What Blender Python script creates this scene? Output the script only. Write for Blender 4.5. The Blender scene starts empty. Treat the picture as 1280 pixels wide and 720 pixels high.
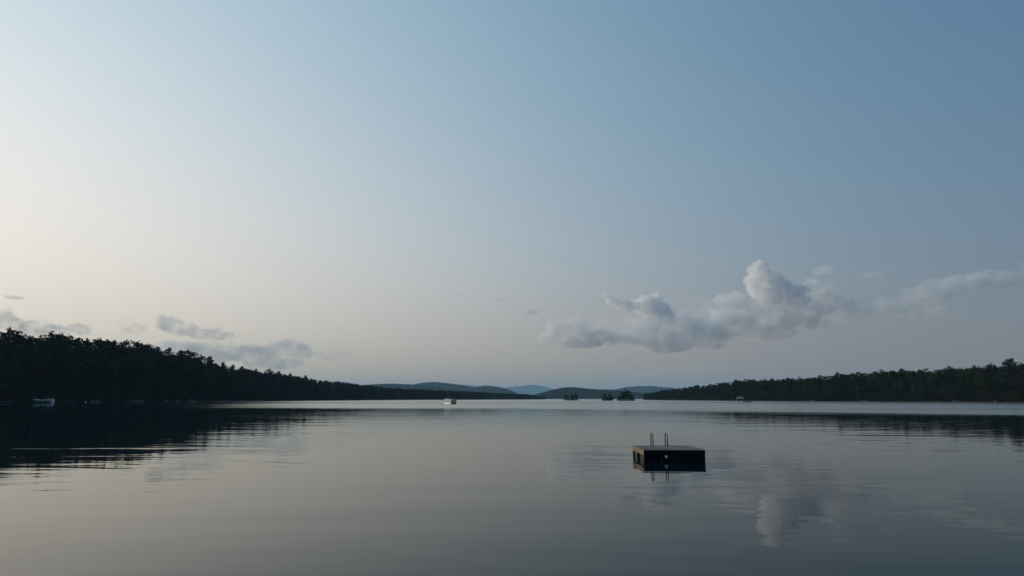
import bpy, bmesh, math, random
import numpy as np
from mathutils import Vector, noise, Matrix

sc = bpy.context.scene
COL = sc.collection
R = math.radians

# ------------------------------------------------------------------ camera
F = 889.0                      # focal length in pixels of a 1280 px wide frame
HOR = 498.0                    # row of the horizon
EYE = 2.0                      # eye height over the water, metres
PITCH = math.atan((HOR - 360.0) / F)
cam = bpy.data.cameras.new('camera')
cam.sensor_width = 36.0
cam.lens = F / 1280.0 * 36.0
cam.clip_start = 0.1
cam.clip_end = 80000.0
cam_o = bpy.data.objects.new('camera', cam)
cam_o.location = (0, 0, EYE)
cam_o.rotation_euler = (math.pi / 2 + PITCH, 0, 0)
COL.objects.link(cam_o)
sc.camera = cam_o

# ------------------------------------------------------------------ sun, sky, exposure
SUN_AZ, SUN_EL = R(-57), R(18)
SUN = Vector((math.sin(SUN_AZ) * math.cos(SUN_EL), math.cos(SUN_AZ) * math.cos(SUN_EL), math.sin(SUN_EL)))
sun = bpy.data.lights.new('sun', 'SUN')
sun.energy = 2.8
sun.angle = R(0.6)
sun.color = (1.0, 0.84, 0.64)
sun_o = bpy.data.objects.new('sun', sun)
sun_o.rotation_euler = SUN.to_track_quat('Z', 'Y').to_euler()
COL.objects.link(sun_o)

world = bpy.data.worlds.new('World')
sc.world = world
world.use_nodes = True
wt = world.node_tree
bg = wt.nodes['Background']


def wn(kind, **kw):
    n = wt.nodes.new(kind)
    for k, v in kw.items():
        setattr(n, k, v)
    return n


def wmath(op, a, b=None):
    n = wn('ShaderNodeMath', operation=op)
    for i, s in enumerate((a, b)):
        if s is None:
            continue
        if isinstance(s, (int, float)):
            n.inputs[i].default_value = s
        else:
            wt.links.new(s, n.inputs[i])
    return n.outputs[0]


def wvec(op, a, b=None):
    n = wn('ShaderNodeVectorMath', operation=op)
    for i, s in enumerate((a, b)):
        if s is None:
            continue
        if isinstance(s, (tuple, list)):
            n.inputs[i].default_value = s
        else:
            wt.links.new(s, n.inputs[i])
    return n.outputs['Value'] if op in ('DOT_PRODUCT', 'LENGTH') else n.outputs[0]


def wscale(vec, f):
    n = wn('ShaderNodeVectorMath', operation='SCALE')
    if isinstance(vec, (tuple, list)):
        n.inputs[0].default_value = vec
    else:
        wt.links.new(vec, n.inputs[0])
    if isinstance(f, (int, float)):
        n.inputs['Scale'].default_value = f
    else:
        wt.links.new(f, n.inputs['Scale'])
    return n.outputs[0]


# clear evening air: Nishita sky, softened by a hazy aureole that depends on the angle to the sun and on elevation
nish = wn('ShaderNodeTexSky', sky_type='NISHITA', sun_disc=False)
nish.sun_elevation = SUN_EL
nish.sun_rotation = SUN_AZ
nish.air_density = 1.0
nish.dust_density = 1.0
nish.ozone_density = 2.0
tc = wn('ShaderNodeTexCoord')
dirv = wvec('NORMALIZE', tc.outputs['Generated'])
sep = wn('ShaderNodeSeparateXYZ')
wt.links.new(dirv, sep.inputs[0])
el = wmath('MAXIMUM', sep.outputs[2], 0.0)
q = wmath('MULTIPLY', wmath('ADD', wvec('DOT_PRODUCT', dirv, tuple(SUN)), 1.0), 0.5)
q2 = wmath('POWER', q, 2.0)
q6 = wmath('POWER', q, 6.0)
e = wmath('EXPONENT', wmath('DIVIDE', el, -0.12))
eq2 = wmath('MULTIPLY', e, q2)
up2 = wmath('POWER', wmath('SUBTRACT', 1.0, el), 2.0)
SKY = [(-4.007, -2.67, -1.828), (3.298, 2.187, 1.38), (-0.384, -0.194, -0.023), (-0.269, -1.159, -1.478), (-1.519, -0.033, 0.223), (2.004, 1.044, 0.566)]
acc = wscale(SKY[1], q2)
for cvec, fac in ((SKY[2], q6), (SKY[3], e), (SKY[4], eq2), (SKY[5], up2)):
    acc = wvec('ADD', acc, wscale(cvec, fac))
acc = wvec('ADD', acc, SKY[0])
sx = wn('ShaderNodeSeparateXYZ')
wt.links.new(acc, sx.inputs[0])
cx = wn('ShaderNodeCombineXYZ')
for i in range(3):
    wt.links.new(wmath('EXPONENT', sx.outputs[i]), cx.inputs[i])
N05 = wscale(nish.outputs[0], 0.05)
den = wvec('ADD', wscale(N05, 1.5), (1, 1, 1))
nsoft = wvec('DIVIDE', wscale(N05, 0.5), den)
skyc = wscale(wvec('ADD', cx.outputs[0], nsoft), 10.0)
wt.links.new(skyc, bg.inputs[0])
bg.inputs[1].default_value = 0.1

vs = sc.view_settings
vs.view_transform = 'Standard'
vs.look = 'None'
vs.exposure = 0.0
vs.gamma = 1.0
vs.use_curve_mapping = False
cy = sc.cycles
cy.max_bounces = 16
cy.diffuse_bounces = 2
cy.glossy_bounces = 3
cy.transmission_bounces = 2
cy.volume_bounces = 12
cy.transparent_max_bounces = 8
cy.caustics_reflective = False
cy.caustics_refractive = False
cy.sample_clamp_indirect = 4.0


# ------------------------------------------------------------------ pixel rays
def ray(px, py):
    u, v = (px - 640.0) / F, (360.0 - py) / F
    return (u, math.cos(PITCH) - v * math.sin(PITCH), math.sin(PITCH) + v * math.cos(PITCH))


def at(px, py, Y):
    d = ray(px, py)
    k = Y / d[1]
    return Vector((d[0] * k, Y, EYE + d[2] * k))


def lerp_tab(tab, x):
    return float(np.interp(x, [t[0] for t in tab], [t[1] for t in tab]))


# shore distance and skyline row, left wood and right wood (column of the frame -> value)
SHORE = [(-500, 240), (-150, 310), (0, 345), (150, 405), (250, 490), (350, 620), (450, 860), (550, 1150), (640, 1380), (680, 1450),
         (684, 2300), (803, 2300), (806, 980), (860, 790), (930, 610), (1020, 520), (1150, 440), (1280, 375), (1450, 330), (1800, 230)]
SKYL = [(-500, 380), (-60, 410), (0, 415), (14, 420), (30, 424), (57, 418), (80, 424), (120, 427), (150, 429), (190, 434), (230, 442), (250, 448), (300, 459),
        (350, 466), (400, 474), (450, 481), (500, 485.5), (560, 488), (600, 490), (640, 492), (660, 492.5), (676, 496), (684, 498),
        (803, 492), (830, 486.5), (860, 482.5), (900, 478), (930, 473.5), (960, 474), (1000, 471.5), (1050, 466.5), (1100, 463), (1150, 461),
        (1200, 458.5), (1240, 455.5), (1280, 452), (1400, 444), (1800, 430)]


def col_of(x, y):
    # frame column of a place on the lake's level
    return 640.0 + F * (x / max(y, 1e-3)) * (math.cos(PITCH) + math.sin(PITCH) * math.tan(PITCH)) * 1.0


def X_of(px, Y):
    return at(px, HOR, Y).x


def shore_y(px):
    return lerp_tab(SHORE, px)


def top_z(px, Y):
    return at(px, lerp_tab(SKYL, px), Y).z


def ground_z(px, Y):
    dr = Y - shore_y(px)
    if dr < 0:
        return -0.25 - min(3.0, -dr * 0.12)
    room = max(0.0, top_z(px, Y) - 15.0)
    return 0.35 * (1 - math.exp(-dr / 2.0)) + 0.2 + min(room, 0.16 * dr * (1.0 if px < 640 else 0.8), 22.0)


# ------------------------------------------------------------------ materials
def mat(name, col, rough=0.7, metal=0.0, spec=0.3):
    m = bpy.data.materials.new(name)
    m.use_nodes = True
    b = m.node_tree.nodes['Principled BSDF']
    b.inputs['Base Color'].default_value = (*col, 1)
    b.inputs['Roughness'].default_value = rough
    b.inputs['Metallic'].default_value = metal
    b.inputs['Specular IOR Level'].default_value = spec
    return m


def mottled(name, c1, c2, scale, rough=0.75, detail=4.0, stretch=(1, 1, 1), bump=0.0, obj_rand=0.0, spec=0.3):
    """two colours mixed by fractal noise, small relief, optional tint per object"""
    m = mat(name, c1, rough, spec=spec)
    t = m.node_tree
    b = t.nodes['Principled BSDF']
    co = t.nodes.new('ShaderNodeTexCoord')
    mp = t.nodes.new('ShaderNodeMapping')
    mp.inputs['Scale'].default_value = stretch
    nz = t.nodes.new('ShaderNodeTexNoise')
    nz.inputs['Scale'].default_value = scale
    nz.inputs['Detail'].default_value = detail
    t.links.new(co.outputs['Object'], mp.inputs[0])
    t.links.new(mp.outputs[0], nz.inputs['Vector'])
    rp = t.nodes.new('ShaderNodeValToRGB')
    rp.color_ramp.elements[0].position = 0.32
    rp.color_ramp.elements[1].position = 0.68
    rp.color_ramp.elements[0].color = (*c1, 1)
    rp.color_ramp.elements[1].color = (*c2, 1)
    t.links.new(nz.outputs['Fac'], rp.inputs[0])
    out = rp.outputs[0]
    if obj_rand:
        oi = t.nodes.new('ShaderNodeObjectInfo')
        hs = t.nodes.new('ShaderNodeHueSaturation')
        mr = t.nodes.new('ShaderNodeMapRange')
        mr.inputs['To Min'].default_value = 1 - obj_rand
        mr.inputs['To Max'].default_value = 1 + obj_rand
        t.links.new(oi.outputs['Random'], mr.inputs['Value'])
        t.links.new(mr.outputs[0], hs.inputs['Value'])
        t.links.new(out, hs.inputs['Color'])
        out = hs.outputs[0]
    t.links.new(out, b.inputs['Base Color'])
    if bump:
        bp = t.nodes.new('ShaderNodeBump')
        bp.inputs['Strength'].default_value = bump
        bp.inputs['Distance'].default_value = 0.02
        t.links.new(nz.outputs['Fac'], bp.inputs['Height'])
        t.links.new(bp.outputs[0], b.inputs['Normal'])
    return m


M = {
    'needles': mottled('pine_needles', (0.010, 0.015, 0.007), (0.024, 0.032, 0.013), 0.6, 0.85, obj_rand=0.35, spec=0.1),
    'leaves': mottled('broad_leaves', (0.016, 0.025, 0.008), (0.036, 0.048, 0.016), 0.5, 0.8, obj_rand=0.35, spec=0.1),
    'bright_leaves': mottled('yellow_green_leaves', (0.035, 0.055, 0.010), (0.07, 0.09, 0.02), 0.5, 0.8, obj_rand=0.2, spec=0.1),
    'bark': mottled('bark', (0.030, 0.024, 0.018), (0.075, 0.062, 0.05), 3.0, 0.9, stretch=(1, 1, .2)),
    'soil': mottled('forest_soil', (0.016, 0.015, 0.010), (0.035, 0.031, 0.022), 0.15, 0.95, spec=0.1),
    'canopy': mottled('far_forest', (0.005, 0.008, 0.007), (0.012, 0.016, 0.012), 0.02, 0.95, detail=8, spec=0.0),
    'deck': mottled('weathered_deck', (0.085, 0.080, 0.074), (0.19, 0.18, 0.165), 4.0, 0.8, detail=7, stretch=(.35, 6, 6), bump=.3, obj_rand=0.25),
    'fascia': mottled('weathered_tan_wood', (0.045, 0.034, 0.020), (0.25, 0.195, 0.115), 3.5, 0.8, detail=7, stretch=(.8, .8, 7), bump=.3),  # patchy tan is the board's own weathered colour, used on every side but the front
    'dark_wood': mottled('dark_and_shade_wood', (0.006, 0.006, 0.006), (0.014, 0.013, 0.012), 3.0, 0.75, detail=6, stretch=(1, 1, 6), bump=.3, spec=0.15),  # near-black wood; on the raft's front board the blackness is painted shade
    'float': mottled('black_float', (0.004, 0.004, 0.006), (0.009, 0.009, 0.010), 2.5, 0.7, spec=0.2),
    'steel': mat('galvanised_steel', (0.10, 0.105, 0.11), 0.5, 0.6),
    'reflector': mat('white_reflector', (0.75, 0.76, 0.78), 0.35),
    'boat_white': mottled('white_gelcoat', (0.60, 0.60, 0.58), (0.72, 0.71, 0.68), 1.2, 0.35),
    'boat_cream': mottled('cream_panel', (0.50, 0.46, 0.36), (0.62, 0.57, 0.46), 1.2, 0.4),
    'boat_blue': mottled('dark_blue_gelcoat', (0.02, 0.05, 0.09), (0.04, 0.09, 0.13), 1.0, 0.4),
    'grey_hull': mottled('plain_grey_hull', (0.16, 0.16, 0.17), (0.26, 0.26, 0.27), 1.2, 0.5),  # even grey, darker than the white gelcoat
    'alu': mat('aluminium', (0.40, 0.41, 0.42), 0.5, 0.6),
    'dark_canvas': mottled('dark_canvas', (0.035, 0.036, 0.042), (0.06, 0.06, 0.065), 2.0, 0.85),
    'grey_canvas': mottled('grey_boat_cover', (0.16, 0.17, 0.22), (0.25, 0.26, 0.31), 1.5, 0.85),
    'black_plastic': mat('black_plastic', (0.012, 0.012, 0.013), 0.45),
    'vinyl': mat('tan_vinyl', (0.45, 0.40, 0.31), 0.5),
    'glass': mat('smoked_glass', (0.03, 0.04, 0.05), 0.08, spec=0.5),
    'roof': mottled('tan_shingle', (0.26, 0.22, 0.17), (0.36, 0.31, 0.25), 2.0, 0.9, detail=6),
    'brown_wall': mottled('brown_boards', (0.030, 0.022, 0.016), (0.055, 0.040, 0.028), 2.0, 0.85, stretch=(4, 4, .5)),
    'dock_wood': mottled('grey_dock_boards', (0.13, 0.125, 0.12), (0.22, 0.21, 0.20), 2.5, 0.85),
    'rock': mottled('shore_rock', (0.10, 0.10, 0.095), (0.24, 0.235, 0.22), 1.3, 0.9, detail=8, bump=.5),
    'clothes_navy': mat('navy_cloth', (0.012, 0.014, 0.022), 0.9),
    'clothes_black': mat('black_cloth', (0.010, 0.010, 0.011), 0.9),
    'clothes_red': mat('maroon_cloth', (0.045, 0.012, 0.014), 0.9),
    'skin': mat('skin', (0.42, 0.26, 0.18), 0.6),
    'hair': mat('dark_hair', (0.02, 0.014, 0.010), 0.7),
}


# ------------------------------------------------------------------ mesh helpers
class MB:
    def __init__(s):
        s.v, s.f = [], []

    def add(s, vs_, fs_):
        n = len(s.v)
        s.v += [tuple(p) for p in vs_]
        s.f += [tuple(i + n for i in f) for f in fs_]
        return s

    def box(s, c, d, rz=0.0, bev=0.0):
        cx_, cy_, cz_ = c
        hx, hy, hz = d[0] / 2, d[1] / 2, d[2] / 2
        if bev <= 0:
            P = [(i * hx, j * hy, k * hz) for k in (-1, 1) for j in (-1, 1) for i in (-1, 1)]
            Fc = [(0, 2, 3, 1), (4, 5, 7, 6), (0, 1, 5, 4), (2, 6, 7, 3), (0, 4, 6, 2), (1, 3, 7, 5)]
        else:
            bm_ = bmesh.new()
            bmesh.ops.create_cube(bm_, size=1.0, matrix=Matrix.Diagonal((d[0], d[1], d[2], 1)))
            bmesh.ops.bevel(bm_, geom=bm_.edges[:], offset=bev, segments=2, affect='EDGES', profile=0.6)
            bm_.verts.index_update()
            P = [tuple(v.co) for v in bm_.verts]
            Fc = [tuple(v.index for v in f.verts) for f in bm_.faces]
            bm_.free()
        ca, sa = math.cos(rz), math.sin(rz)
        return s.add([(cx_ + x * ca - y * sa, cy_ + x * sa + y * ca, cz_ + z) for x, y, z in P], Fc)

    def tube(s, pts, r, n=8, caps=True):
        """tube through points; r a number or one radius per point"""
        pts = [Vector(p) for p in pts]
        rr = r if isinstance(r, (list, tuple)) else [r] * len(pts)
        up = None
        rings = []
        for i, p in enumerate(pts):
            t = (pts[min(i + 1, len(pts) - 1)] - pts[max(i - 1, 0)]).normalized()
            if up is None:
                up = t.orthogonal().normalized()
            up = (up - t * up.dot(t))
            up = up.normalized() if up.length > 1e-5 else t.orthogonal().normalized()
            w = t.cross(up)
            rings.append([p + (up * math.cos(2 * math.pi * k / n) + w * math.sin(2 * math.pi * k / n)) * rr[i] for k in range(n)])
        fs_ = []
        for i in range(len(rings) - 1):
            for k in range(n):
                k2 = (k + 1) % n
                fs_.append((i * n + k, i * n + k2, (i + 1) * n + k2, (i + 1) * n + k))
        if caps:
            fs_.append(tuple(range(n - 1, -1, -1)))
            fs_.append(tuple((len(rings) - 1) * n + k for k in range(n)))
        return s.add([p for g in rings for p in g], fs_)

    def mesh(s, name):
        me = bpy.data.meshes.new(name)
        me.from_pydata(s.v, [], s.f)
        me.update()
        return me

    def build(s, name, m, parent=None, smooth=False):
        me = s.mesh(name)
        if smooth:
            me.polygons.foreach_set('use_smooth', [True] * len(me.polygons))
        return link(name, me, m, parent)


def link(name, me, m, parent=None):
    o = bpy.data.objects.new(name, me)
    if m is not None and not me.materials:
        me.materials.append(m)
    COL.objects.link(o)
    if parent is not None:
        o.parent = parent
    return o


def tag(o, label, cat, group=None):
    o['label'] = label
    o['category'] = cat
    if group:
        o['group'] = group
    return o


def thing(name, loc, label, cat, group=None, rz=0.0):
    o = bpy.data.objects.new(name, None)
    o.empty_display_size = 0.2
    COL.objects.link(o)
    o.location = loc
    o.rotation_euler = (0, 0, rz)
    return tag(o, label, cat, group)


def copy_tree(o, parent=None):
    c = o.copy()
    COL.objects.link(c)
    if parent is not None:
        c.parent = parent
    for ch in o.children:
        copy_tree(ch, c)
    return c


# ------------------------------------------------------------------ ground and water
def build_ground():
    # one sheet round the lake out to 13.5 km: fine in front, coarse behind
    cols = []
    for px in list(range(-480, 1760, 8)):
        cols.append(float(px))
    for extra in (680, 684, 803, 806):
        cols.append(float(extra) + 0.01)
    cols = sorted(set(cols))
    drs = [-1e9, -120, -60, -25, -10, -4, -1.5, 0, 1.0, 3, 8, 16, 30, 50, 80, 130, 220, 400, 800, 1600, 3200, 6400, 23500]
    verts, faces = [], []
    nr = len(drs)
    for px in cols:
        sh = shore_y(px)
        for dr in drs:
            Y = 3.0 if dr < -1e8 else sh + dr
            Y = max(3.0, min(Y, 23500.0))
            z = ground_z(px, Y) if dr > -1e8 else -1.2
            if dr > 300:
                z = min(z, 6.0) + 0.8 * noise.noise((px * .02, dr * .01, 0))
            verts.append((X_of(px, Y), Y, z))
    for i in range(len(cols) - 1):
        for j in range(nr - 1):
            a = i * nr + j
            faces.append((a, a + nr, a + nr + 1, a + 1))
    # land at the sides and behind the camera, closing the sheet
    n0 = len(verts)
    L = [verts[j] for j in range(nr)]
    Rr = [verts[(len(cols) - 1) * nr + j] for j in range(nr)]
    for k, ang in enumerate((25, 50, 75)):
        for j in range(nr):
            x, y, z = L[j]
            r = math.hypot(x, y)
            a0 = math.atan2(x, y) - R(ang)
            rr = r if j > 6 else r
            sh = 1.0
            verts.append((math.sin(a0) * rr, math.cos(a0) * rr, z))
    for k in range(3):
        for j in range(nr - 1):
            a = n0 + k * nr + j
            b = j if k == 0 else n0 + (k - 1) * nr + j
            faces.append((a, b, b + 1, a + 1))
    n1 = len(verts)
    for k, ang in enumerate((25, 50, 75)):
        for j in range(nr):
            x, y, z = Rr[j]
            r = math.hypot(x, y)
            a0 = math.atan2(x, y) + R(ang)
            verts.append((math.sin(a0) * r, math.cos(a0) * r, z))
    last = (len(cols) - 1) * nr
    for k in range(3):
        for j in range(nr - 1):
            a = n1 + k * nr + j
            b = last + j if k == 0 else n1 + (k - 1) * nr + j
            faces.append((b, a, a + 1, b + 1))
    # strip behind the camera: beach that climbs away from the water
    n2 = len(verts)
    for xx in (-23500, -400, -60, -12, -3, 3, 12, 60, 400, 23500):
        for yy, zz in ((2.0, -1.0), (-1.0, -0.05), (-3.0, 0.5), (-12, 1.2), (-60, 4), (-400, 9), (-23500, 12)):
            verts.append((xx, yy if abs(xx) < 50 else yy - 2.5, zz + 0.12 * noise.noise((xx * .1, yy * .1, 3))))
    for i in range(9):
        for j in range(6):
            a = n2 + i * 7 + j
            faces.append((a, a + 1, a + 8, a + 7))
    me = bpy.data.meshes.new('ground')
    me.from_pydata(verts, [], faces)
    me.polygons.foreach_set('use_smooth', [True] * len(me.polygons))
    o = link('ground', me, M['soil'])
    o['kind'] = 'structure'
    return o


build_ground()


def water_material():
    m = bpy.data.materials.new('lake_water')
    m.use_nodes = True
    t = m.node_tree
    t.nodes.remove(t.nodes['Principled BSDF'])

    def n(kind, **kw):
        x = t.nodes.new(kind)
        for k, v in kw.items():
            setattr(x, k, v)
        return x

    def ma(op, a, c=None, clamp=False):
        x = n('ShaderNodeMath', operation=op, use_clamp=clamp)
        for i, s in enumerate((a, c)):
            if s is None:
                continue
            if isinstance(s, (int, float)):
                x.inputs[i].default_value = s
            else:
                t.links.new(s, x.inputs[i])
        return x.outputs[0]

    def noise_tex(scale, stretch, detail, rough=0.5, dist=0.0, rot=0.0):
        mp = n('ShaderNodeMapping')
        mp.inputs['Scale'].default_value = stretch
        mp.inputs['Rotation'].default_value = (0, 0, rot)
        t.links.new(geo.outputs['Position'], mp.inputs[0])
        z = n('ShaderNodeTexNoise')
        z.inputs['Scale'].default_value = scale
        z.inputs['Detail'].default_value = detail
        z.inputs['Roughness'].default_value = rough
        z.inputs['Distortion'].default_value = dist
        t.links.new(mp.outputs[0], z.inputs['Vector'])
        return z.outputs['Fac']

    def smooth(v, a, c):
        r = n('ShaderNodeMapRange', interpolation_type='SMOOTHSTEP')
        r.inputs['From Min'].default_value = a
        r.inputs['From Max'].default_value = c
        t.links.new(v, r.inputs['Value'])
        return r.outputs[0]

    geo = n('ShaderNodeNewGeometry')
    sp = n('ShaderNodeSeparateXYZ')
    t.links.new(geo.outputs['Position'], sp.inputs[0])
    px, py = sp.outputs[0], sp.outputs[1]
    # a light breeze ruffles the open lake beyond a slanting line; the lee of the left wood stays calm
    wob = noise_tex(0.011, (0.45, 1, 1), 2.0)
    edge = ma('ADD', ma('ADD', py, ma('MULTIPLY', ma('MAXIMUM', px, 0.0), 1.0)), ma('MULTIPLY', ma('SUBTRACT', wob, 0.5), 70.0))
    breeze = ma('ADD', ma('MULTIPLY', smooth(edge, 150.0, 158.0), 0.75), ma('MULTIPLY', smooth(edge, 122.0, 150.0), 0.25))
    lee = smooth(ma('ADD', px, ma('MULTIPLY', py, 0.33)), -45.0, 25.0)
    patch = smooth(noise_tex(0.016, (0.12, 1, 1), 2.0), 0.34, 0.50)
    far = smooth(py, 330.0, 480.0)
    breeze = ma('MULTIPLY', breeze, ma('MAXIMUM', ma('MULTIPLY', lee, ma('ADD', ma('MULTIPLY', patch, 0.75), 0.25)), ma('MULTIPLY', far, 0.8)))
    # calm undulation and fine ripples
    swell = noise_tex(0.30, (0.34, 1, 1), 2.0, 0.5, dist=0.6, rot=R(7))
    wavelet = noise_tex(0.85, (0.42, 1, 1), 2.0, 0.5, dist=0.8, rot=R(-11))
    ripl = noise_tex(2.6, (0.5, 1, 1), 2.0, 0.55, dist=0.5, rot=R(14))
    slick = smooth(noise_tex(0.045, (0.30, 1, 1), 3.0), 0.36, 0.62)
    cats = smooth(noise_tex(0.10, (0.22, 1, 1), 3.0, rot=R(-8)), 0.40, 0.66)
    h_calm = ma('ADD', ma('MULTIPLY', swell, 0.021),
                ma('ADD', ma('MULTIPLY', ma('MULTIPLY', wavelet, ma('ADD', ma('MULTIPLY', slick, 0.75), 0.25)), 0.0115),
                   ma('MULTIPLY', ma('MULTIPLY', ripl, cats), 0.0012)))
    chop = noise_tex(1.1, (0.55, 1, 1), 3.0, 0.6)
    h_all = ma('ADD', h_calm, ma('MULTIPLY', ma('MULTIPLY', chop, breeze), 0.11))
    bp = n('ShaderNodeBump')
    bp.inputs['Strength'].default_value = 1.0
    bp.inputs['Distance'].default_value = 1.0
    t.links.new(h_all, bp.inputs['Height'])
    ro = ma('ADD', ma('MULTIPLY', breeze, 0.16), 0.025)

    def ve(op, a, c=None):
        x = n('ShaderNodeVectorMath', operation=op)
        for i_, v_ in enumerate((a, c)):
            if v_ is None:
                continue
            if isinstance(v_, tuple):
                x.inputs[i_].default_value = v_
            else:
                t.links.new(v_, x.inputs[i_])
        return x.outputs['Value'] if op == 'DOT_PRODUCT' else x.outputs[0]

    # Fresnel reflection of water (n near 1.3), s and p parts weighed by how the clear sky's light is polarised
    # in the mirrored direction: none towards the sun, strong at right angles to it
    N_, I_ = bp.outputs[0], geo.outputs['Incoming']
    c_ = ma('MINIMUM', ma('MAXIMUM', ve('DOT_PRODUCT', I_, N_), 0.045), 1.0)
    n2 = 1.25 ** 2
    g_ = ma('SQRT', ma('ADD', ma('MULTIPLY', c_, c_), n2 - 1))
    rs = ma('POWER', ma('DIVIDE', ma('SUBTRACT', g_, c_), ma('ADD', g_, c_)), 2.0)
    c2 = ma('MULTIPLY', c_, n2)
    rp = ma('POWER', ma('ABSOLUTE', ma('DIVIDE', ma('SUBTRACT', c2, g_), ma('ADD', c2, g_))), 2.0)
    neg = ve('MULTIPLY', I_, (-1.0, -1.0, -1.0))
    r_ = ve('REFLECT', neg, (0.0, 0.0, 1.0))
    cg = ve('DOT_PRODUCT', r_, tuple(SUN))
    cg2 = ma('MULTIPLY', cg, cg)
    pol = ma('MULTIPLY', ma('DIVIDE', ma('SUBTRACT', 1.0, cg2), ma('ADD', 1.0, cg2)), 0.96)
    e_ = ve('NORMALIZE', ve('CROSS_PRODUCT', r_, tuple(SUN)))
    s_ = ve('NORMALIZE', ve('CROSS_PRODUCT', r_, (0.0, 0.0, 1.0)))
    cs = ma('POWER', ma('ABSOLUTE', ve('DOT_PRODUCT', e_, s_)), 2.0)
    fs = ma('ADD', ma('MULTIPLY', ma('SUBTRACT', 1.0, pol), 0.5), ma('MULTIPLY', pol, cs))
    refl = ma('ADD', ma('MULTIPLY', rs, fs), ma('MULTIPLY', rp, ma('SUBTRACT', 1.0, fs)))
    gl = n('ShaderNodeBsdfGlossy')
    gl.inputs['Color'].default_value = (1.0, 0.985, 0.935, 1)
    t.links.new(ro, gl.inputs['Roughness'])
    t.links.new(N_, gl.inputs['Normal'])
    body = n('ShaderNodeBsdfDiffuse')
    body.inputs['Color'].default_value = (0.0005, 0.009, 0.014, 1)
    mixn = n('ShaderNodeMixShader')
    t.links.new(refl, mixn.inputs[0])
    t.links.new(body.outputs[0], mixn.inputs[1])
    t.links.new(gl.outputs[0], mixn.inputs[2])
    t.links.new(mixn.outputs[0], t.nodes['Material Output'].inputs['Surface'])
    return m


w_me = bpy.data.meshes.new('lake_water')
w_me.from_pydata([(-2600, 0, 0), (2600, 0, 0), (2600, 2700, 0), (-2600, 2700, 0), (-2600, -300, 0), (2600, -300, 0)], [], [(0, 1, 2, 3), (4, 5, 1, 0)])
water = link('lake_water', w_me, water_material())
water['kind'] = 'structure'


# ------------------------------------------------------------------ hills
def hill(profile, Y0, depth, seed, name='hill'):
    """wooded ridge: profile = (column, row) pairs of its skyline; built as a closed-looking rounded ridge across the depth"""
    p0, p1 = profile[0][0], profile[-1][0]
    nx = int((p1 - p0) * 1.6) + 2
    ny = 26
    verts, faces = [], []
    for i in range(nx):
        px = p0 + (p1 - p0) * i / (nx - 1)
        # smooth the profile a little
        rows = [lerp_tab(profile, px + k) for k in (-5, -2.5, 0, 2.5, 5)]
        zt = at(px, sum(rows) / 5, Y0).z
        X = X_of(px, Y0)
        for j in range(ny):
            s = -1 + 2 * j / (ny - 1)
            wob = 0.12 * noise.noise((X / depth * 1.5, s * 2, seed))
            sh = max(0.0, math.cos(max(-1, min(1, s + wob * (1 - s * s))) * math.pi / 2)) ** 1.2
            z = max(zt, 1.0) * sh
            z += (noise.fractal((X * .012, (s * depth) * .012, seed), 1.0, 2.0, 4) * 3.0 + noise.noise((X * .07, s * depth * .07, seed)) * 1.6) * min(1, zt / 40) * (0.3 + 0.7 * sh) * (Y0 / 3800)
            verts.append((X, Y0 + s * depth, z - 1.5 * (abs(s) > .99)))
    for i in range(nx - 1):
        for j in range(ny - 1):
            a = i * ny + j
            faces.append((a, a + ny, a + ny + 1, a + 1))
    me = bpy.data.meshes.new(name)
    me.from_pydata(verts, [], faces)
    me.polygons.foreach_set('use_smooth', [True] * len(me.polygons))
    o = link(name, me, M['canopy'])
    o['kind'] = 'structure'
    return o


hill([(380, 492), (430, 486), (455, 481.5), (478, 479.6), (500, 479.8), (525, 481.5), (560, 485), (600, 490), (625, 497)], 5200, 700, 1.3)
hill([(490, 492), (515, 481), (530, 478.2), (540, 477.4), (556, 478.6), (580, 481.5), (602, 486), (640, 496)], 6300, 750, 7.7)
hill([(570, 496), (592, 485.5), (602, 482.6), (614, 482.2), (628, 484.5), (642, 489), (655, 497)], 5700, 650, 4.1)
hill([(655, 497.5), (676, 491.5), (690, 487), (703, 484.3), (716, 483.8), (728, 485), (742, 486.6), (760, 487.6), (785, 489.5), (830, 494), (860, 498)], 3500, 480, 9.2)
hill([(752, 492), (770, 487), (782, 483.6), (798, 482.4), (815, 482.9), (835, 484.6), (870, 488), (930, 496)], 8300, 1000, 5.5)
hill([(590, 489), (628, 485), (645, 483), (656, 482.6), (664, 481), (672, 481.2), (684, 484), (698, 487.5), (730, 489), (755, 486.6), (772, 486.2), (800, 489), (860, 493)], 20500, 2000, 2.6)
hill([(350, 494), (395, 480), (412, 477.6), (428, 477.2), (440, 479.2), (470, 486), (560, 482.4), (580, 481.4), (600, 482.6), (640, 489)], 18000, 1700, 8.8)


# ------------------------------------------------------------------ trees (prototypes are 20 m tall)
def leaf_faces(rng, centres, size, flat, out_v, out_f):
    """small pointed leaf clumps, one rhombus each"""
    n = len(centres)
    a = rng.normal(size=(n, 3))
    a[:, 2] *= flat
    a /= np.linalg.norm(a, axis=1)[:, None] + 1e-9
    b = rng.normal(size=(n, 3))
    b[:, 2] *= flat
    b -= a * (a * b).sum(1)[:, None]
    b /= np.linalg.norm(b, axis=1)[:, None] + 1e-9
    s = size * rng.uniform(0.6, 1.4, n)[:, None]
    a = a * s
    b = b * s * 0.55
    c = np.asarray(centres)
    base = len(out_v)
    P = np.stack([c - a, c + b, c + a * 0.9, c - b], 1).reshape(-1, 3)
    out_v += [tuple(p) for p in P]
    out_f += [(base + 4 * i, base + 4 * i + 1, base + 4 * i + 2, base + 4 * i + 3) for i in range(n)]


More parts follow.
